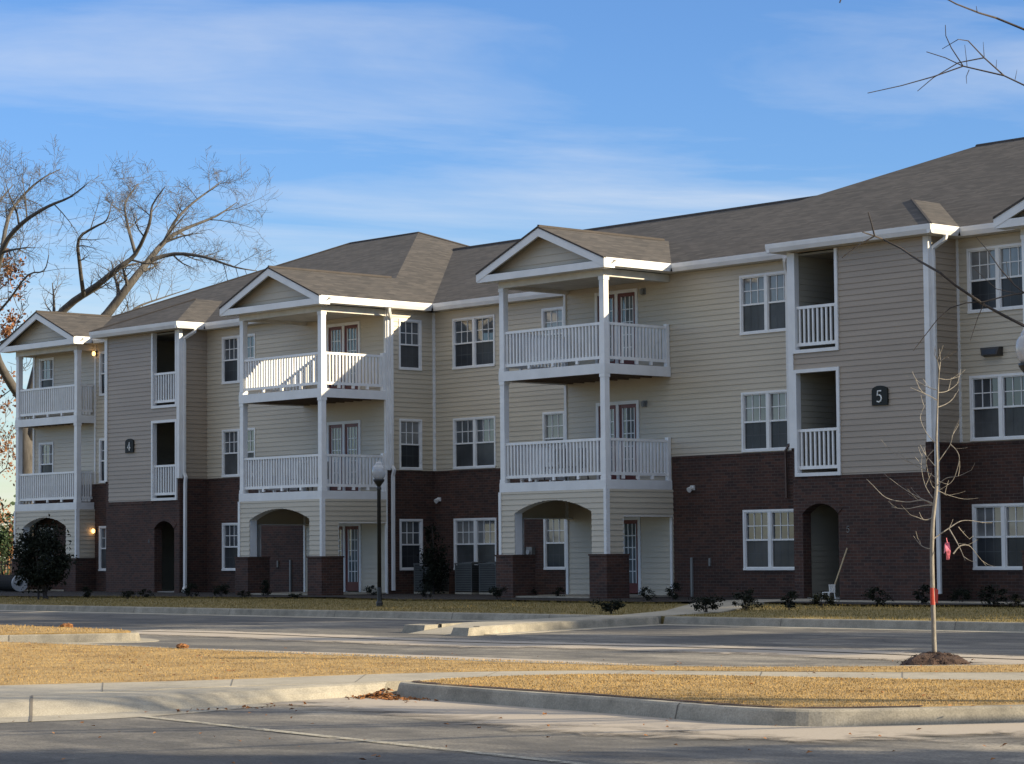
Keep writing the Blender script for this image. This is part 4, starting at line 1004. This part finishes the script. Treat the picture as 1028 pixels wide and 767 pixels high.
# ------------------------------------------------------------------ bare trees
def grow(mb, p, d, length, r0, lvl, rng, up=0.25, wig=0.22, seg=5, kids=(4, 7), minr=0.006, spread=0.75):
    pts = [Vector(p)]; d = Vector(d).normalized(); rad = [r0]
    for k in range(seg):
        d = (d+Vector((rng.gauss(0, wig), rng.gauss(0, wig), rng.gauss(0, wig)+up*0.25))).normalized()
        pts.append(pts[-1]+d*length/seg); rad.append(max(minr, r0*(1-0.8*(k+1)/seg)))
    mb.tube(pts, rad, 5 if r0 > 0.05 else 3, cap=False)
    if lvl <= 0: return
    sprout(mb, pts, rad, lvl, rng, length, kids, up, wig, minr, spread)
def sprout(mb, pts, rad, lvl, rng, length, kids=(4, 7), up=0.25, wig=0.22, minr=0.006, spread=0.75, lo=0.2):
    n = rng.randint(*kids)
    for k in range(n):
        t_ = lo+(1-lo)*(k+rng.random())/n; x = t_*(len(pts)-1); i = min(int(x), len(pts)-2); f = x-i
        p = pts[i].lerp(pts[i+1], f); dd = (pts[i+1]-pts[i]).normalized(); r_ = rad[i]*(1-f)+rad[i+1]*f
        a = dd.orthogonal().normalized(); a = (a*math.cos(rng.random()*6.28)); th = rng.random()*6.28
        side = dd.orthogonal().normalized(); side = (side*math.cos(th)+dd.cross(side)*math.sin(th)).normalized()
        nd = (dd*(1-spread*rng.uniform(0.5, 1))+side*spread*rng.uniform(0.8, 1.2)+Vector((0, 0, up))).normalized()
        grow(mb, p, nd, length*rng.uniform(0.38, 0.62), max(minr, r_*0.55), lvl-1, rng, up, wig, 4, (max(2, kids[0]-1), max(3, kids[1]-2)), minr, spread)
def limb(mb, px, depth, radii, jit=None, sides=7):
    pts = []
    for i, (u, v) in enumerate(px):
        pts.append(at_dist(u, v, depth+(jit[i] if jit else 0)))
    n = len(pts); rad = [radii[0]+(radii[1]-radii[0])*i/(n-1) for i in range(n)]
    # smooth
    sp, sr_ = [], []
    for i in range(n-1):
        p0, p1, p2, p3 = [pts[max(0, min(n-1, j))] for j in (i-1, i, i+1, i+2)]
        for k in range(3):
            t_ = k/3; sp.append(0.5*((2*p1)+(-p0+p2)*t_+(2*p0-5*p1+4*p2-p3)*t_*t_+(-p0+3*p1-3*p2+p3)*t_**3)); sr_.append(rad[i]+(rad[i+1]-rad[i])*t_)
    sp.append(pts[-1]); sr_.append(rad[-1]); mb.tube(sp, sr_, sides); return sp, sr_

D = 114
bt = at_dist(29, 588, D); tree = tag(empty('bare_tree', (bt.x, bt.y, 0)), 'huge leafless tree spreading behind the far end of the building', 'tree', )
mt, mbk = MB(), MB(); rng = random.Random(4)
mt.tube([(bt.x, bt.y, -0.1), at_dist(28, 500, D), at_dist(26, 440, D), at_dist(22, 398, D)], [0.5, 0.4, 0.35, 0.26], 9)
LIMBS = [([(24, 420), (44, 346), (64, 311), (98, 286), (120, 268), (136, 255), (150, 225), (153, 206), (166, 187)], (0.34, 0.035), [0, 0, 0, -1, -2, -2, -3, -3, -4], 3),
         ([(26, 445), (70, 362), (108, 315), (130, 286), (149, 262), (165, 243), (183, 231), (217, 217), (238, 203)], (0.42, 0.035), [0, 0, 1, 1, 2, 3, 4, 5, 6], 3),
         ([(149, 262), (175, 255), (205, 258), (235, 268), (258, 272)], (0.17, 0.03), [2, 2, 1, 0, 0], 3),
         ([(165, 243), (176, 222), (192, 205), (212, 190), (222, 182)], (0.14, 0.03), [3, 4, 5, 6, 7], 3),
         ([(84, 297), (80, 265), (79, 240), (95, 228), (107, 221), (112, 205)], (0.15, 0.025), [-1, -2, -3, -4, -5, -5], 2),
         ([(22, 400), (8, 380), (-5, 350), (-6, 300), (2, 252), (20, 226), (47, 208), (70, 198), (88, 184)], (0.34, 0.03), [0, -1, -2, -3, -4, -5, -6, -7, -8], 3),
         ([(2, 252), (8, 220), (20, 200), (40, 181), (60, 170)], (0.16, 0.025), [-4, -3, -2, -2, -1], 3),
         ([(136, 255), (128, 225), (126, 203), (139, 184)], (0.13, 0.025), [-2, -1, 0, 2], 3),
         ([(108, 315), (118, 330), (135, 310), (160, 300), (190, 290)], (0.14, 0.02), [1, 2, 3, 4, 5], 2),
         ([(-6, 318), (10, 300), (28, 276), (44, 272), (49, 256)], (0.09, 0.02), [-1, -3, -5, -6, -7], 1),
         ([(-6, 330), (-20, 290), (-14, 240), (-2, 205), (14, 185)], (0.2, 0.03), [0, 1, 2, 3, 4], 3)]
for px, rr, jit, lv in LIMBS:
    sp, sr_ = limb(mt, px, D, (rr[0]*0.68, 0.018), jit)
    ln = sum((b-a).length for a, b in zip(sp, sp[1:]))
    sprout(mbk, sp, sr_, lv, rng, min(ln*0.44, 3.9), (8, 11), 0.07, 0.11, 0.006, 0.68, 0.16)
mt.build('trunk', 'grey_bark', tree, smooth=True); mbk.build('branches', 'grey_bark', tree)

# russet leaved tree at the left edge and the growth under it
bt = at_dist(-30, 585, 121); tree = tag(empty('russet_tree', (bt.x, bt.y, 0)), 'tree with thin russet leaves at the left edge beside the building', 'tree')
m = MB(); mb2 = MB(); rng = random.Random(9); m.tube([(bt.x, bt.y, -0.1), at_dist(-28, 480, 121), at_dist(-22, 380, 121), at_dist(-12, 300, 121)], [0.35, 0.3, 0.2, 0.06], 7)
lf = MB()
for (u, v, R_, n) in ((6, 285, 1.1, 420), (-10, 320, 1.6, 500), (14, 335, 0.8, 220), (10, 392, 1.2, 330), (-4, 440, 1.5, 260), (10, 262, 0.6, 90), (6, 470, 1.2, 160)):
    q = at_dist(u, v, 121+rng.uniform(-2, 2)); leafy(lf, q, (R_, R_, R_*0.9), n, 0.17, int(u*7+v), 9)
    mid = at_dist(-24, v+40, 121); mb2.tube([mid, mid.lerp(q, 0.6)+Vector((0, 0, 0.3)), q], [0.09, 0.05, 0.02], 5); grow(mb2, q, (q-mid), 1.8, 0.03, 2, rng, minr=0.012)
m.build('trunk', 'grey_bark', tree); mb2.build('branches', 'grey_bark', tree); lf.build('foliage', 'russet_leaf', tree)

def bush(name, u, v, depth, rad, n, size, mat, lab, seed, cat='bush'):
    q = at_dist(u, v, depth); z0 = rad[2]*0.85
    root = tag(empty(name, (q.x, q.y, 0)), lab, cat); m = MB(); leafy(m, (q.x, q.y, z0), rad, n, size, seed, 22); m.build('foliage', mat, root)
    m = MB(); r = random.Random(seed)
    for k in range(4): m.tube([(q.x+r.uniform(-.1, .1), q.y, -0.05), (q.x+r.uniform(-.4, .4)*rad[0], q.y+r.uniform(-.4, .4)*rad[1], z0)], [0.05, 0.02], 5)
    m.build('stem', 'dark_bark', root); return root
bush('hedge_bush', 3, 575, 108, (1.2, 1.2, 1.5), 2600, 0.14, 'evergreen_leaf', 'dark green bush behind the metal fence at the left edge', 31)
bush('russet_bush', -2, 575, 113, (1.6, 1.2, 1.9), 2200, 0.15, 'russet_leaf', 'red leaved bush at the left edge beyond the dark green bush', 32)

# far wood closing the view at the left
m = MB(); rng = random.Random(12)
for k in range(26):
    q = at_dist(-420+k*18+rng.uniform(-8, 8), 560, rng.uniform(175, 215)); leafy(m, (q.x, q.y, rng.uniform(1.5, 3)), (3.5, 3.5, rng.uniform(2.0, 3.4)), 260, 0.5, 100+k, 8)
o = m.build('far_wood', 'evergreen_leaf'); tag(o, 'low dark far wood seen past the far end of the building', kind='stuff')

# dark metal fence
a, b = at_dist(-160, 577, 103), at_dist(13.5, 577, 101); root = tag(empty('metal_fence', (b.x, b.y, 0)), 'dark metal picket fence at the left end of the building', 'fence')
m = MB(); d = (b-a); n = int(d.length/0.13)
for k in range(n+1):
    q = a+d*k/n; m.box(q.x-0.012, q.x+0.012, q.y-0.012, q.y+0.012, 0, 1.15)
pk = m.build('picket_panel', 'black_metal', root)
m = MB()
for z in (0.12, 1.0): m.tube([(a.x, a.y, z), (b.x, b.y, z)], 0.02, 4)
m.build('fence_rail', 'black_metal', root)
m = MB()
for k in range(0, n+1, 18):
    q = a+d*k/n; m = MB(); m.box(q.x-0.03, q.x+0.03, q.y-0.03, q.y+0.03, 0, 1.3); m.build('fence_post', 'black_metal', root)

# ------------------------------------------------------------------ street lamps
def make_lamp(loc, H, lab):
    x, y, z = loc; root = tag(empty('street_lamp', loc), lab, 'street lamp', 'black posts with white acorn globes')
    m = MB(); m.lathe(x, y, [(0.0, z), (0.08, z), (0.08, z+0.08), (0.06, z+0.12), (0.055, z+0.40), (0.048, z+0.46)], 12); m.build('post_base', 'black_metal', root, smooth=False)
    m = MB(); m.lathe(x, y, [(0.05, z+0.44), (0.045, z+H-0.72), (0.055, z+H-0.70), (0.055, z+H-0.66), (0.04, z+H-0.62)], 12); m.build('pole', 'black_metal', root, smooth=True)
    m = MB(); m.lathe(x, y, [(0.04, z+H-0.63), (0.07, z+H-0.58), (0.13, z+H-0.50), (0.14, z+H-0.46), (0.10, z+H-0.45)], 14); m.build('collar', 'black_metal', root, smooth=True)
    m = MB(); m.lathe(x, y, [(0.10, z+H-0.455), (0.138, z+H-0.40), (0.162, z+H-0.32), (0.164, z+H-0.25), (0.146, z+H-0.175), (0.108, z+H-0.125), (0.095, z+H-0.12), (0.098, z+H-0.09), (0.06, z+H-0.05), (0.02, z+H-0.045), (0.018, z+H-0.015), (0.0, z+H)], 18); m.build('globe', 'globe_glass', root, smooth=True)
    return root
p = gp(381, 608.5); make_lamp((p.x, p.y, gz(p.y)), 3.47, 'black street lamp with a white globe standing on the lawn before the middle porch')
q = at_dist(1038, 560, 30.3); make_lamp((q.x, q.y, gz(q.y)), 4.05, 'nearer street lamp cut off by the right edge, only part of its white globe showing')

# ------------------------------------------------------------------ young street tree with its mulch mound
b = gp(939, 666.2); DS = (b-CAM).dot(Fv)
root = tag(empty('young_tree', (b.x, b.y, gz(b.y))), 'thin leafless young tree with a red band on its trunk', 'tree')
m = MB(); K = DS/2503.0
tr = [(938.5, 668), (937.5, 640), (936.5, 600), (935.8, 572), (935.6, 548), (936.6, 522), (938.6, 505), (940.2, 490), (940.6, 466), (940.0, 440), (941.0, 410), (942.2, 380), (944.0, 362), (943.0, 350)]
wpx = [4.6, 4.2, 4.0, 3.8, 3.6, 3.4, 3.2, 2.9, 2.4, 2.0, 1.5, 1.1, 0.8, 0.5]
m.tube([at_dist(u, v, DS) for u, v in tr], [w*K*0.58 for w in wpx], 8); m.build('trunk', 'young_bark', root, smooth=True)
m = MB(); rng = random.Random(6)
BR = [[(937.5, 506), (926, 502), (910, 504), (890, 500), (876, 487), (870, 481)], [(938, 508), (930, 503), (918, 497), (905, 489), (893, 480)], [(937, 507), (925, 508), (909, 511), (895, 509)], [(935.5, 520), (929, 522), (920, 519), (911, 516)],
      [(935.6, 551), (929, 550), (923, 546), (917, 538)], [(937, 541), (953, 530), (965, 523), (978, 523), (987, 525)], [(953, 531), (960, 543), (965, 553), (969, 563)], [(957, 556), (964, 548), (973, 548), (980, 556), (990, 568)], [(962, 529), (968, 536), (973, 541)],
      [(941, 409), (949, 406), (956, 401), (962, 392)], [(942, 394), (950, 393), (958, 388), (963, 383)], [(942.5, 380), (952, 381), (963, 378)], [(940, 466), (948, 455), (954, 446), (958, 432), (964, 420)], [(954, 446), (960, 452), (963, 460), (960, 474), (955, 484), (943, 492)],
      [(940.5, 470), (932, 460), (922, 448)], [(940, 480), (925, 470), (905, 460), (892, 450), (884, 441)], [(937, 452), (930, 462), (933, 480), (937, 490)], [(940.6, 488), (950, 480), (962, 478), (975, 472)], [(940.5, 492), (952, 497), (968, 501), (982, 500)],
      [(943, 372), (941, 362), (938, 355), (939, 347)], [(944, 363), (950, 358), (953, 360)], [(941, 402), (932, 397), (921, 392), (914, 389)], [(940, 446), (931, 436), (924, 420), (928, 408)], [(930, 390), (918, 380), (906, 376)], [(936.5, 500), (929, 488), (925, 470), (926, 455)]]
BR[-2] = [(941.6, 392), (930, 388), (918, 381), (906, 376)]
for k, px in enumerate(BR):
    dz = rng.uniform(-0.35, 0.35); n = len(px)
    px = smooth_line(px, 4); n = len(px); pts = [at_dist(u, v, DS+dz*i/(n-1)) for i, (u, v) in enumerate(px)]; w0 = 0.74 if k < 8 else 0.54
    m.tube(pts, [K*(w0-0.75*w0*i/(n-1)) for i in range(n)], 5)
    for t_ in range(2): i = rng.randint(3, n-1); grow(m, pts[i], (pts[i]-pts[i-1]).normalized()+Vector((rng.gauss(0, .4), rng.gauss(0, .4), 0.35+rng.gauss(0.1, .2))), rng.uniform(0.10, 0.22), K*0.34, 0, rng, wig=0.06, minr=K*0.2)
m.build('branches', 'young_bark', root)
m = MB(); m.tube([at_dist(u, v, DS) for u, v in [(936.5, 607), (936.2, 598), (936.0, 590)]], [2.5*K, 2.42*K, 2.35*K], 10); q = at_dist(939.5, 598, DS-0.05)
rg, up_ = Rv*K, Vector((0, 0, 1))
m.poly([at_dist(938, 590, DS-0.06), at_dist(942, 592, DS-0.09), at_dist(941.5, 606, DS-0.1), at_dist(938.5, 604, DS-0.06)]); m.build('trunk_band', 'red_tape', root)
q = [at_dist(948.6, 545, DS+0.02), at_dist(952.8, 544, DS), at_dist(954.5, 553, DS-0.03), at_dist(953.0, 562, DS), at_dist(950.0, 562, DS+0.02), at_dist(949.6, 553, DS-0.04)]
m = MB(); m.poly([q[0], q[1], q[2], q[5]]); m.poly([q[5], q[2], q[3], q[4]]); m.poly([q[0], q[5], at_dist(947.6, 556, DS+0.05), at_dist(947.9, 548, DS+0.06)]); m.tube([at_dist(950, 540, DS), at_dist(951, 545, DS)], K*0.4, 4)
o = m.build('ribbon', 'pink_tape'); tag(o, 'pink and white ribbon hanging from a low twig of the young tree', 'ribbon')
m = MB(); rng = random.Random(15); N = 26; MR = 5
for j in range(MR+1):
    for i in range(N):
        th = 6.283*i/N; R_ = 0.40*j/MR*(1+0.14*math.sin(3*th+1)+rng.uniform(-.09, .09)); h = 0.125*(1-(j/MR)**2.2)+rng.uniform(-0.018, 0.022)*(j < MR)-0.02*(j == MR)
        m.v.append((b.x+R_*math.cos(th), b.y+R_*math.sin(th), gz(b.y)+h))
for j in range(MR):
    for i in range(N): m.f.append((j*N+i, j*N+(i+1) % N, (j+1)*N+(i+1) % N, (j+1)*N+i)); m.mi.append(0)
for k in range(260):
    th = rng.random()*6.283; R_ = 0.44*math.sqrt(rng.random()); x, y = b.x+R_*math.cos(th), b.y+R_*math.sin(th); z = gz(b.y)+0.125*(1-min(1, R_/0.40)**2.2)+0.004
    a = rng.random()*6.28; w = rng.uniform(0.012, 0.03); m.poly([(x-math.cos(a)*w, y-math.sin(a)*w, z), (x+math.sin(a)*w*.5, y-math.cos(a)*w*.5, z+0.015), (x+math.cos(a)*w, y+math.sin(a)*w, z+rng.uniform(0, .03))])
o = m.build('mulch_mound', 'soil', smooth=False); tag(o, 'low mound of brown mulch around the foot of the young tree', 'mulch mound')

# ------------------------------------------------------------------ tree at the right whose branches hang into the view
TD = 18.0
tx, ty = 36.4, -24.6
tree = tag(empty('overhanging_tree', (tx, ty, gz(ty))), 'leafless tree beyond the right edge whose thin dark branches hang into view', 'tree')
m = MB(); mb2 = MB(); rng = random.Random(33)
top = Vector((tx-0.3, ty+0.2, 6.2)); trunk = [Vector((tx, ty, gz(ty)-0.1)), Vector((tx+0.05, ty, 1.2)), Vector((tx-0.1, ty+0.1, 3.0)), Vector((tx-0.2, ty, 4.6)), top]
m.tube(trunk, [0.2, 0.16, 0.13, 0.10, 0.05], 9)
HB = [(2.2, 1, [(1100, 352), (1028, 327), (1010, 318), (988, 306), (960, 287), (944, 274), (923, 262), (904, 249), (886, 240), (878, 237), (866, 233)], 3.0, 1.0),
      (3.6, 2, [(1090, 64), (1028, 29.5), (1000, 18), (983, 13), (960, 4), (945, -4)], 2.4, 1.0),
      (3.4, 2, [(1090, 120), (1027, 85), (1008, 76), (988, 58), (972, 41), (962, 39.5), (946, 49)], 1.7, 0.5)]
for hz, ti, px, w0, w1 in HB:
    pts = [at_dist(u, v, TD+0.3*math.sin(i)) for i, (u, v) in enumerate(px)]; src = Vector((tx-0.1, ty+0.05, hz)); mid = src.lerp(pts[0], 0.55)+Vector((0, 0, 0.35))
    full = [src, mid]+pts; n = len(full); K2 = TD/2503
    m.tube(full, [0.055, 0.035]+[K2*0.62*(w0+(w1-w0)*i/(len(pts)-1)) for i in range(len(pts))], 6)
def tw(px, w0=1.0, w1=0.5):
    pts = [at_dist(u, v, TD) for u, v in px]; n = len(pts); m.tube(pts, [TD/2503*0.6*(w0+(w1-w0)*i/(n-1)) for i in range(n)], 5)
tw([(1008, 76), (967, 66.5), (937, 77), (905, 86), (871, 93.5)], 1.5, 0.7); tw([(988, 58), (962, 63), (937, 78), (921, 91.5)], 1.2, 0.6); tw([(967, 66.5), (955, 48), (949.5, 36), (949, 25)], 1.1, 0.6)
tw([(967, 66.5), (949, 58), (930, 52)], 1.0, 0.7); tw([(971, 68), (970, 58), (968.5, 45)], 0.7, 0.4); tw([(973, 70), (970, 77), (970.5, 84)], 0.8, 0.4); tw([(988, 57), (987, 42)], 0.7, 0.3); tw([(1000, 68), (1000.5, 60)], 0.6, 0.3); tw([(1019, 80), (1021, 70)], 0.6, 0.3); tw([(981, 12), (980, 6)], 0.7, 0.4); tw([(846, -6), (843, 3)], 1.6, 1.2)
tw([(878, 237), (875, 225), (871.5, 213)], 1.6, 0.9); tw([(878, 237), (862, 246), (845, 259)], 1.4, 0.8); tw([(1040, 290), (1028, 294), (1010, 297), (988, 303), (970, 304), (954, 309), (940, 322), (917, 352)], 1.6, 0.7); tw([(1028, 294), (1018, 286), (1004, 270), (992, 252), (980, 238)], 1.4, 0.6)
tw([(988, 304), (982, 318), (974, 342)], 0.9, 0.5); tw([(1026, 296), (1000, 290), (976, 268)], 0.8, 0.4); tw([(1018, 286), (1012, 276), (1010, 262)], 0.7, 0.4)
for k in range(9):
    th = 6.283*k/9; grow(m, trunk[2].lerp(trunk[4], k/9), (math.cos(th), math.sin(th)*0.6+0.15, 0.75), 2.6, 0.06, 3, rng, 0.2, 0.2, 5, (5, 8), 0.006)
m.build('trunk', 'dark_bark', tree)

# unseen evergreens added beyond the right edge to cast shade on the lot
def evergreen(x, y, h, w, lab, seed):
    root = tag(empty('shade_evergreen', (x, y, gz(y))), lab, 'tree', 'unseen evergreens added to shade the lot'); m = MB(); m.tube([(x, y, gz(y)-0.1), (x, y, h*0.9)], [0.22, 0.03], 7); m.build('trunk', 'dark_bark', root)
    m = MB(); r = random.Random(seed)
    for k in range(9):
        z = h*(0.2+0.78*k/8); R_ = w*(1-0.55*(k/8)**2); leafy(m, (x+r.uniform(-.2, .2), y+r.uniform(-.2, .2), z), (R_, R_, h*0.08), int(1100*(R_/w)+120), 0.34, seed*10+k, 10)
    m.build('foliage', 'evergreen_leaf', root)
for k_, (x_, y_, h_, w_, lab_) in enumerate(((22.5, 4.5, 17, 3.2, 'tall unseen evergreen, added for shade, nearest the right end of the building'), (28.0, 4.0, 18, 3.4, 'second unseen evergreen, added for shade, past the right end of the building'), (33.0, 4.8, 17.5, 3.3, 'third unseen evergreen, added for shade, past the right end of the building'), (38.0, 4.0, 18.5, 3.2, 'furthest unseen evergreen, added for shade, in the row past the right end of the building'),
        (32.5, -6.5, 9.5, 2.9, 'shorter unseen evergreen, added for shade, by the right part of the lot'), (37.5, -6.0, 10.5, 3.0, 'broad unseen evergreen, added for shade, near the right part of the lot'), (42.5, -5.5, 10, 3.0, 'outermost unseen evergreen, added for shade, near the right part of the lot'), (45.5, -25.4, 8.5, 2.2, 'unseen evergreen, added for shade, closest to the viewer, beyond the right edge'))): evergreen(x_, y_, h_, w_, lab_, 41+k_)

# ------------------------------------------------------------------ small things
def hvac(first=None):
    root = empty('air_conditioner', (0, 0, 0)); W = 0.40
    m = MB(); m.box(-W, W, -W, W, 0.0, 0.06); m.build('pad', 'concrete', root)
    for sx in (-1, 1):
        for sy in (-1, 1): m = MB(); m.box(sx*W-0.03*(sx > 0), sx*W+0.03*(sx < 0), sy*W-0.03*(sy > 0), sy*W+0.03*(sy < 0), 0.06, 0.86); m.build('corner_post', 'unit_metal', root)
    m = MB()
    for k in range(15):
        z = 0.10+k*0.05
        for a0, a1, b0_, b1_ in ((-W+.03, W-.03, -W, -W+.02), (-W+.03, W-.03, W-.02, W), (-W, -W+.02, -W+.03, W-.03), (W-.02, W, -W+.03, W-.03)): m.box(a0, a1, b0_, b1_, z, z+0.028)
    m.build('louvres', 'unit_metal', root)
    m = MB(); m.box(-W+.03, W-.03, -W+.03, W-.03, 0.08, 0.84); m.build('coil', 'dark_interior', root)
    m = MB(); m.box(-W-.01, W+.01, -W-.01, W+.01, 0.86, 0.90); m.lathe(0, 0, [(0.33, 0.90), (0.33, 0.92), (0.0, 0.94)], 16); m.build('top_grille', 'unit_metal', root); return root
h0 = hvac()
for i, (x, y, lab) in enumerate(((-11.3, 0.75, 'grey louvred air conditioner in the middle of the row by the brick wall'), (-10.25, 0.75, 'grey louvred air conditioner nearest the right porch pier'), (-13.15, 0.75, 'grey louvred air conditioner left of the slim evergreen bush'))):
    o = h0 if i == 0 else copy_tree(h0); o.location = (x, y, 0.1); o.scale = (0.92, 0.92, 1.0); tag(o, lab, 'air conditioner', 'air conditioners between the wings')
# meter boxes on the link wall
for x in (-10.28, -9.93):
    m = MB(); m.box(x-0.12, x+0.12, Y_LINK-0.14, Y_LINK-0.002, 1.05, 1.45); q = m.build('meter_box', 'grey_metal', BLD); m = MB(); m.tube([(x, Y_LINK-0.14, 1.3), (x, Y_LINK-0.2, 1.3)], 0.075, 12); m.build('dial', 'pipe_end', q)

# white plastic chair on its side at the entry
c = Vector(FR.P(0, 0, 0)); q = gp(832, 603.5); x, y, z = q.x, q.y, gz(q.y); CH = (x, y, z)
root = tag(empty('garden_chair', (x, y, z)), 'small white plastic chair standing in front of the brick archway marked 5', 'chair')
m = MB(); m.box(x-0.2, x+0.2, y-0.2, y+0.2, z+0.40, z+0.43); m.build('seat', 'white_plastic', root)
m = MB(); 
for k in range(4): m.box(x+0.185, x+0.205, y-0.19+k*0.105, y-0.13+k*0.105, z+0.43, z+0.72)
m.box(x+0.18, x+0.21, y-0.2, y+0.2, z+0.72, z+0.78); m.build('backrest', 'white_plastic', root)
root.scale = (0.55, 0.55, 0.5)
for sx in (-1, 1):
    for sy in (-1, 1): m = MB(); m.tube([(x+sx*0.17, y+sy*0.17, z+0.40), (x+sx*0.2, y+sy*0.2, z)], 0.02, 6); m.build('leg', 'white_plastic', root)
def balcony_chair(x, y, z, rz, lab):
    root = tag(empty('balcony_chair', (x, y, z)), lab, 'chair', 'dark chairs on the balconies'); m = MB(); m.box(x-0.22, x+0.22, y-0.22, y+0.22, z+0.41, z+0.45); m.build('seat', 'lamp_housing', root)
    m = MB()
    for k in range(5): m.box(x-0.21+k*0.09, x-0.15+k*0.09, y+0.2, y+0.225, z+0.45, z+0.88)
    m.box(x-0.22, x+0.22, y+0.195, y+0.23, z+0.88, z+0.94); m.build('backrest', 'lamp_housing', root)
    for sx in (-1, 1):
        for sy in (-1, 1): m = MB(); m.tube([(x+sx*0.19, y+sy*0.19, z+0.41), (x+sx*0.21, y+sy*0.21, z)], 0.02, 6); m.build('leg', 'lamp_housing', root)
    root.rotation_euler.z = rz
balcony_chair(-5.55, -1.35, 3.12, 0.15, 'dark chair behind the left half of the lower railing of the right porch')
balcony_chair(-4.85, -1.2, 3.12, -0.1, 'dark chair behind the middle of the lower railing of the right porch')
balcony_chair(-16.9, -1.3, 3.12, 0.1, 'dark chair behind the left part of the lower railing of the middle porch')
balcony_chair(-15.9, -1.2, 3.12, -0.2, 'dark chair behind the right part of the lower railing of the middle porch')
# broom leaning by the entry
a, b2 = Vector((4.36, Y_BAY-0.05, 1.33)), Vector((4.12, Y_BAY-0.3, 0.36)); root = tag(empty('broom', (b2.x, b2.y, 0.1)), 'broom with a pale wooden handle leaning on the brick beside the archway marked 5', 'broom')
m = MB(); m.tube([a, b2], 0.018, 8); m.build('handle', 'wood_handle', root)
m = MB(); d = (b2-a).normalized(); m.tube([b2, b2+d*0.08, b2+d*0.26], [0.03, 0.07, 0.12], 8); m.build('bristles', 'dark_bark', root)
# corrugated pipe with a pale end at the far left
e = gp(20, 594); e = Vector((e.x, e.y, gz(e.y)+0.30)); ax = Vector((-0.85, 0.15, 0)).normalized(); root = tag(empty('drain_pipe', (e.x, e.y, gz(e.y))), 'black drain pipe lying on the lawn at the far left with a pale ring end', 'pipe')
m = MB(); pts = []; rr = []
for k in range(61): pts.append(e+ax*(0.05*k)); rr.append(0.27+0.012*(k % 2))
m.tube(pts, rr, 18, cap=False); m.build('pipe_body', 'pipe_black', root)
m = MB(); n = 24; s1 = ax.orthogonal().normalized(); s2 = ax.cross(s1)
for k in range(n):
    a0, a1 = 6.283*k/n, 6.283*(k+1)/n; f = lambda th, R_, o_: e-ax*o_+(s1*math.cos(th)+s2*math.sin(th))*R_
    m.poly([f(a0, 0.12, 0.03), f(a1, 0.12, 0.03), f(a1, 0.285, 0.03), f(a0, 0.285, 0.03)]); m.poly([f(a0, 0.285, 0.03), f(a1, 0.285, 0.03), f(a1, 0.285, -0.06), f(a0, 0.285, -0.06)]); m.poly([f(a0, 0.12, 0.03), f(a1, 0.12, 0.03), f(a1, 0.11, -0.3), f(a0, 0.11, -0.3)])
m.build('end_ring', 'pipe_end', root)
# leaf litter caught in the kerb corner, a few clods on the grass
m = MB(); rng = random.Random(77)
for k in range(380):
    t_ = rng.random(); x = 22.05+rng.gauss(0, 0.28)+0.5*t_; y = -30.0-abs(rng.gauss(0, 0.16))-0.15*t_; h = max(0, 0.10-0.35*math.hypot(x-22.2, y+30.05))
    if k > 350: x = 22.25+rng.gauss(0, 0.12); y = -31-rng.random()*1.8; h = 0
    z = gz(y, False)+0.012+h*rng.random(); a = rng.random()*6.28; w = rng.uniform(0.018, 0.04)
    ca, sa = math.cos(a)*w, math.sin(a)*w; m.poly([(x-ca, y-sa, z), (x+sa*.6, y-ca*.6, z+rng.uniform(0, .025)), (x+ca, y+sa, z+rng.uniform(0, .02)), (x-sa*.6, y+ca*.6, z+rng.uniform(0, .03))])
o = m.build('leaf_litter', 'fallen_leaf'); tag(o, 'brown fallen leaves drifted into the kerb corner', kind='stuff')
m = MB(); rng = random.Random(78)
for k in range(420):
    x, y = rng.uniform(8, 33), rng.uniform(-37, -23); z = max(gz(y)+0.02 if (x < 20.2 and -31 < y < -26.2) or (y > -30 and x > 23) else gz(y, False)+0.02, gz(y, False)+0.02)
    a = rng.random()*6.28; w = rng.uniform(0.015, 0.035); ca, sa = math.cos(a)*w, math.sin(a)*w; m.poly([(x-ca, y-sa, z), (x+sa*.6, y-ca*.6, z+rng.uniform(0, .02)), (x+ca, y+sa, z+rng.uniform(0, .015)), (x-sa*.6, y+ca*.6, z+rng.uniform(0, .02))])
o = m.build('fallen_leaves', 'fallen_leaf'); tag(o, 'stray brown leaves scattered over grass and paving', kind='stuff')
for (u, v, s_, lab) in ((67, 630.5, 0.11, 'small brown clod of earth on the small left grass island'), (183, 651.0, 0.08, 'small brown clod of earth on the rear edge of the long grass strip')):
    q = gp(u, v); bm = bmesh.new(); bmesh.ops.create_icosphere(bm, subdivisions=3, radius=s_); rng = random.Random(int(u))
    for vv in bm.verts: vv.co = Vector((vv.co.x*1.3, vv.co.y, max(-0.02, vv.co.z*0.55)))*(1+rng.uniform(-.18, .18))
    me = bpy.data.meshes.new('earth_clod'); bm.to_mesh(me); bm.free(); me.materials.append(M('fallen_leaf')); o = bpy.data.objects.new('earth_clod', me); col.objects.link(o); o.location = (q.x, q.y, gz(q.y)+0.03); tag(o, lab, 'clod')
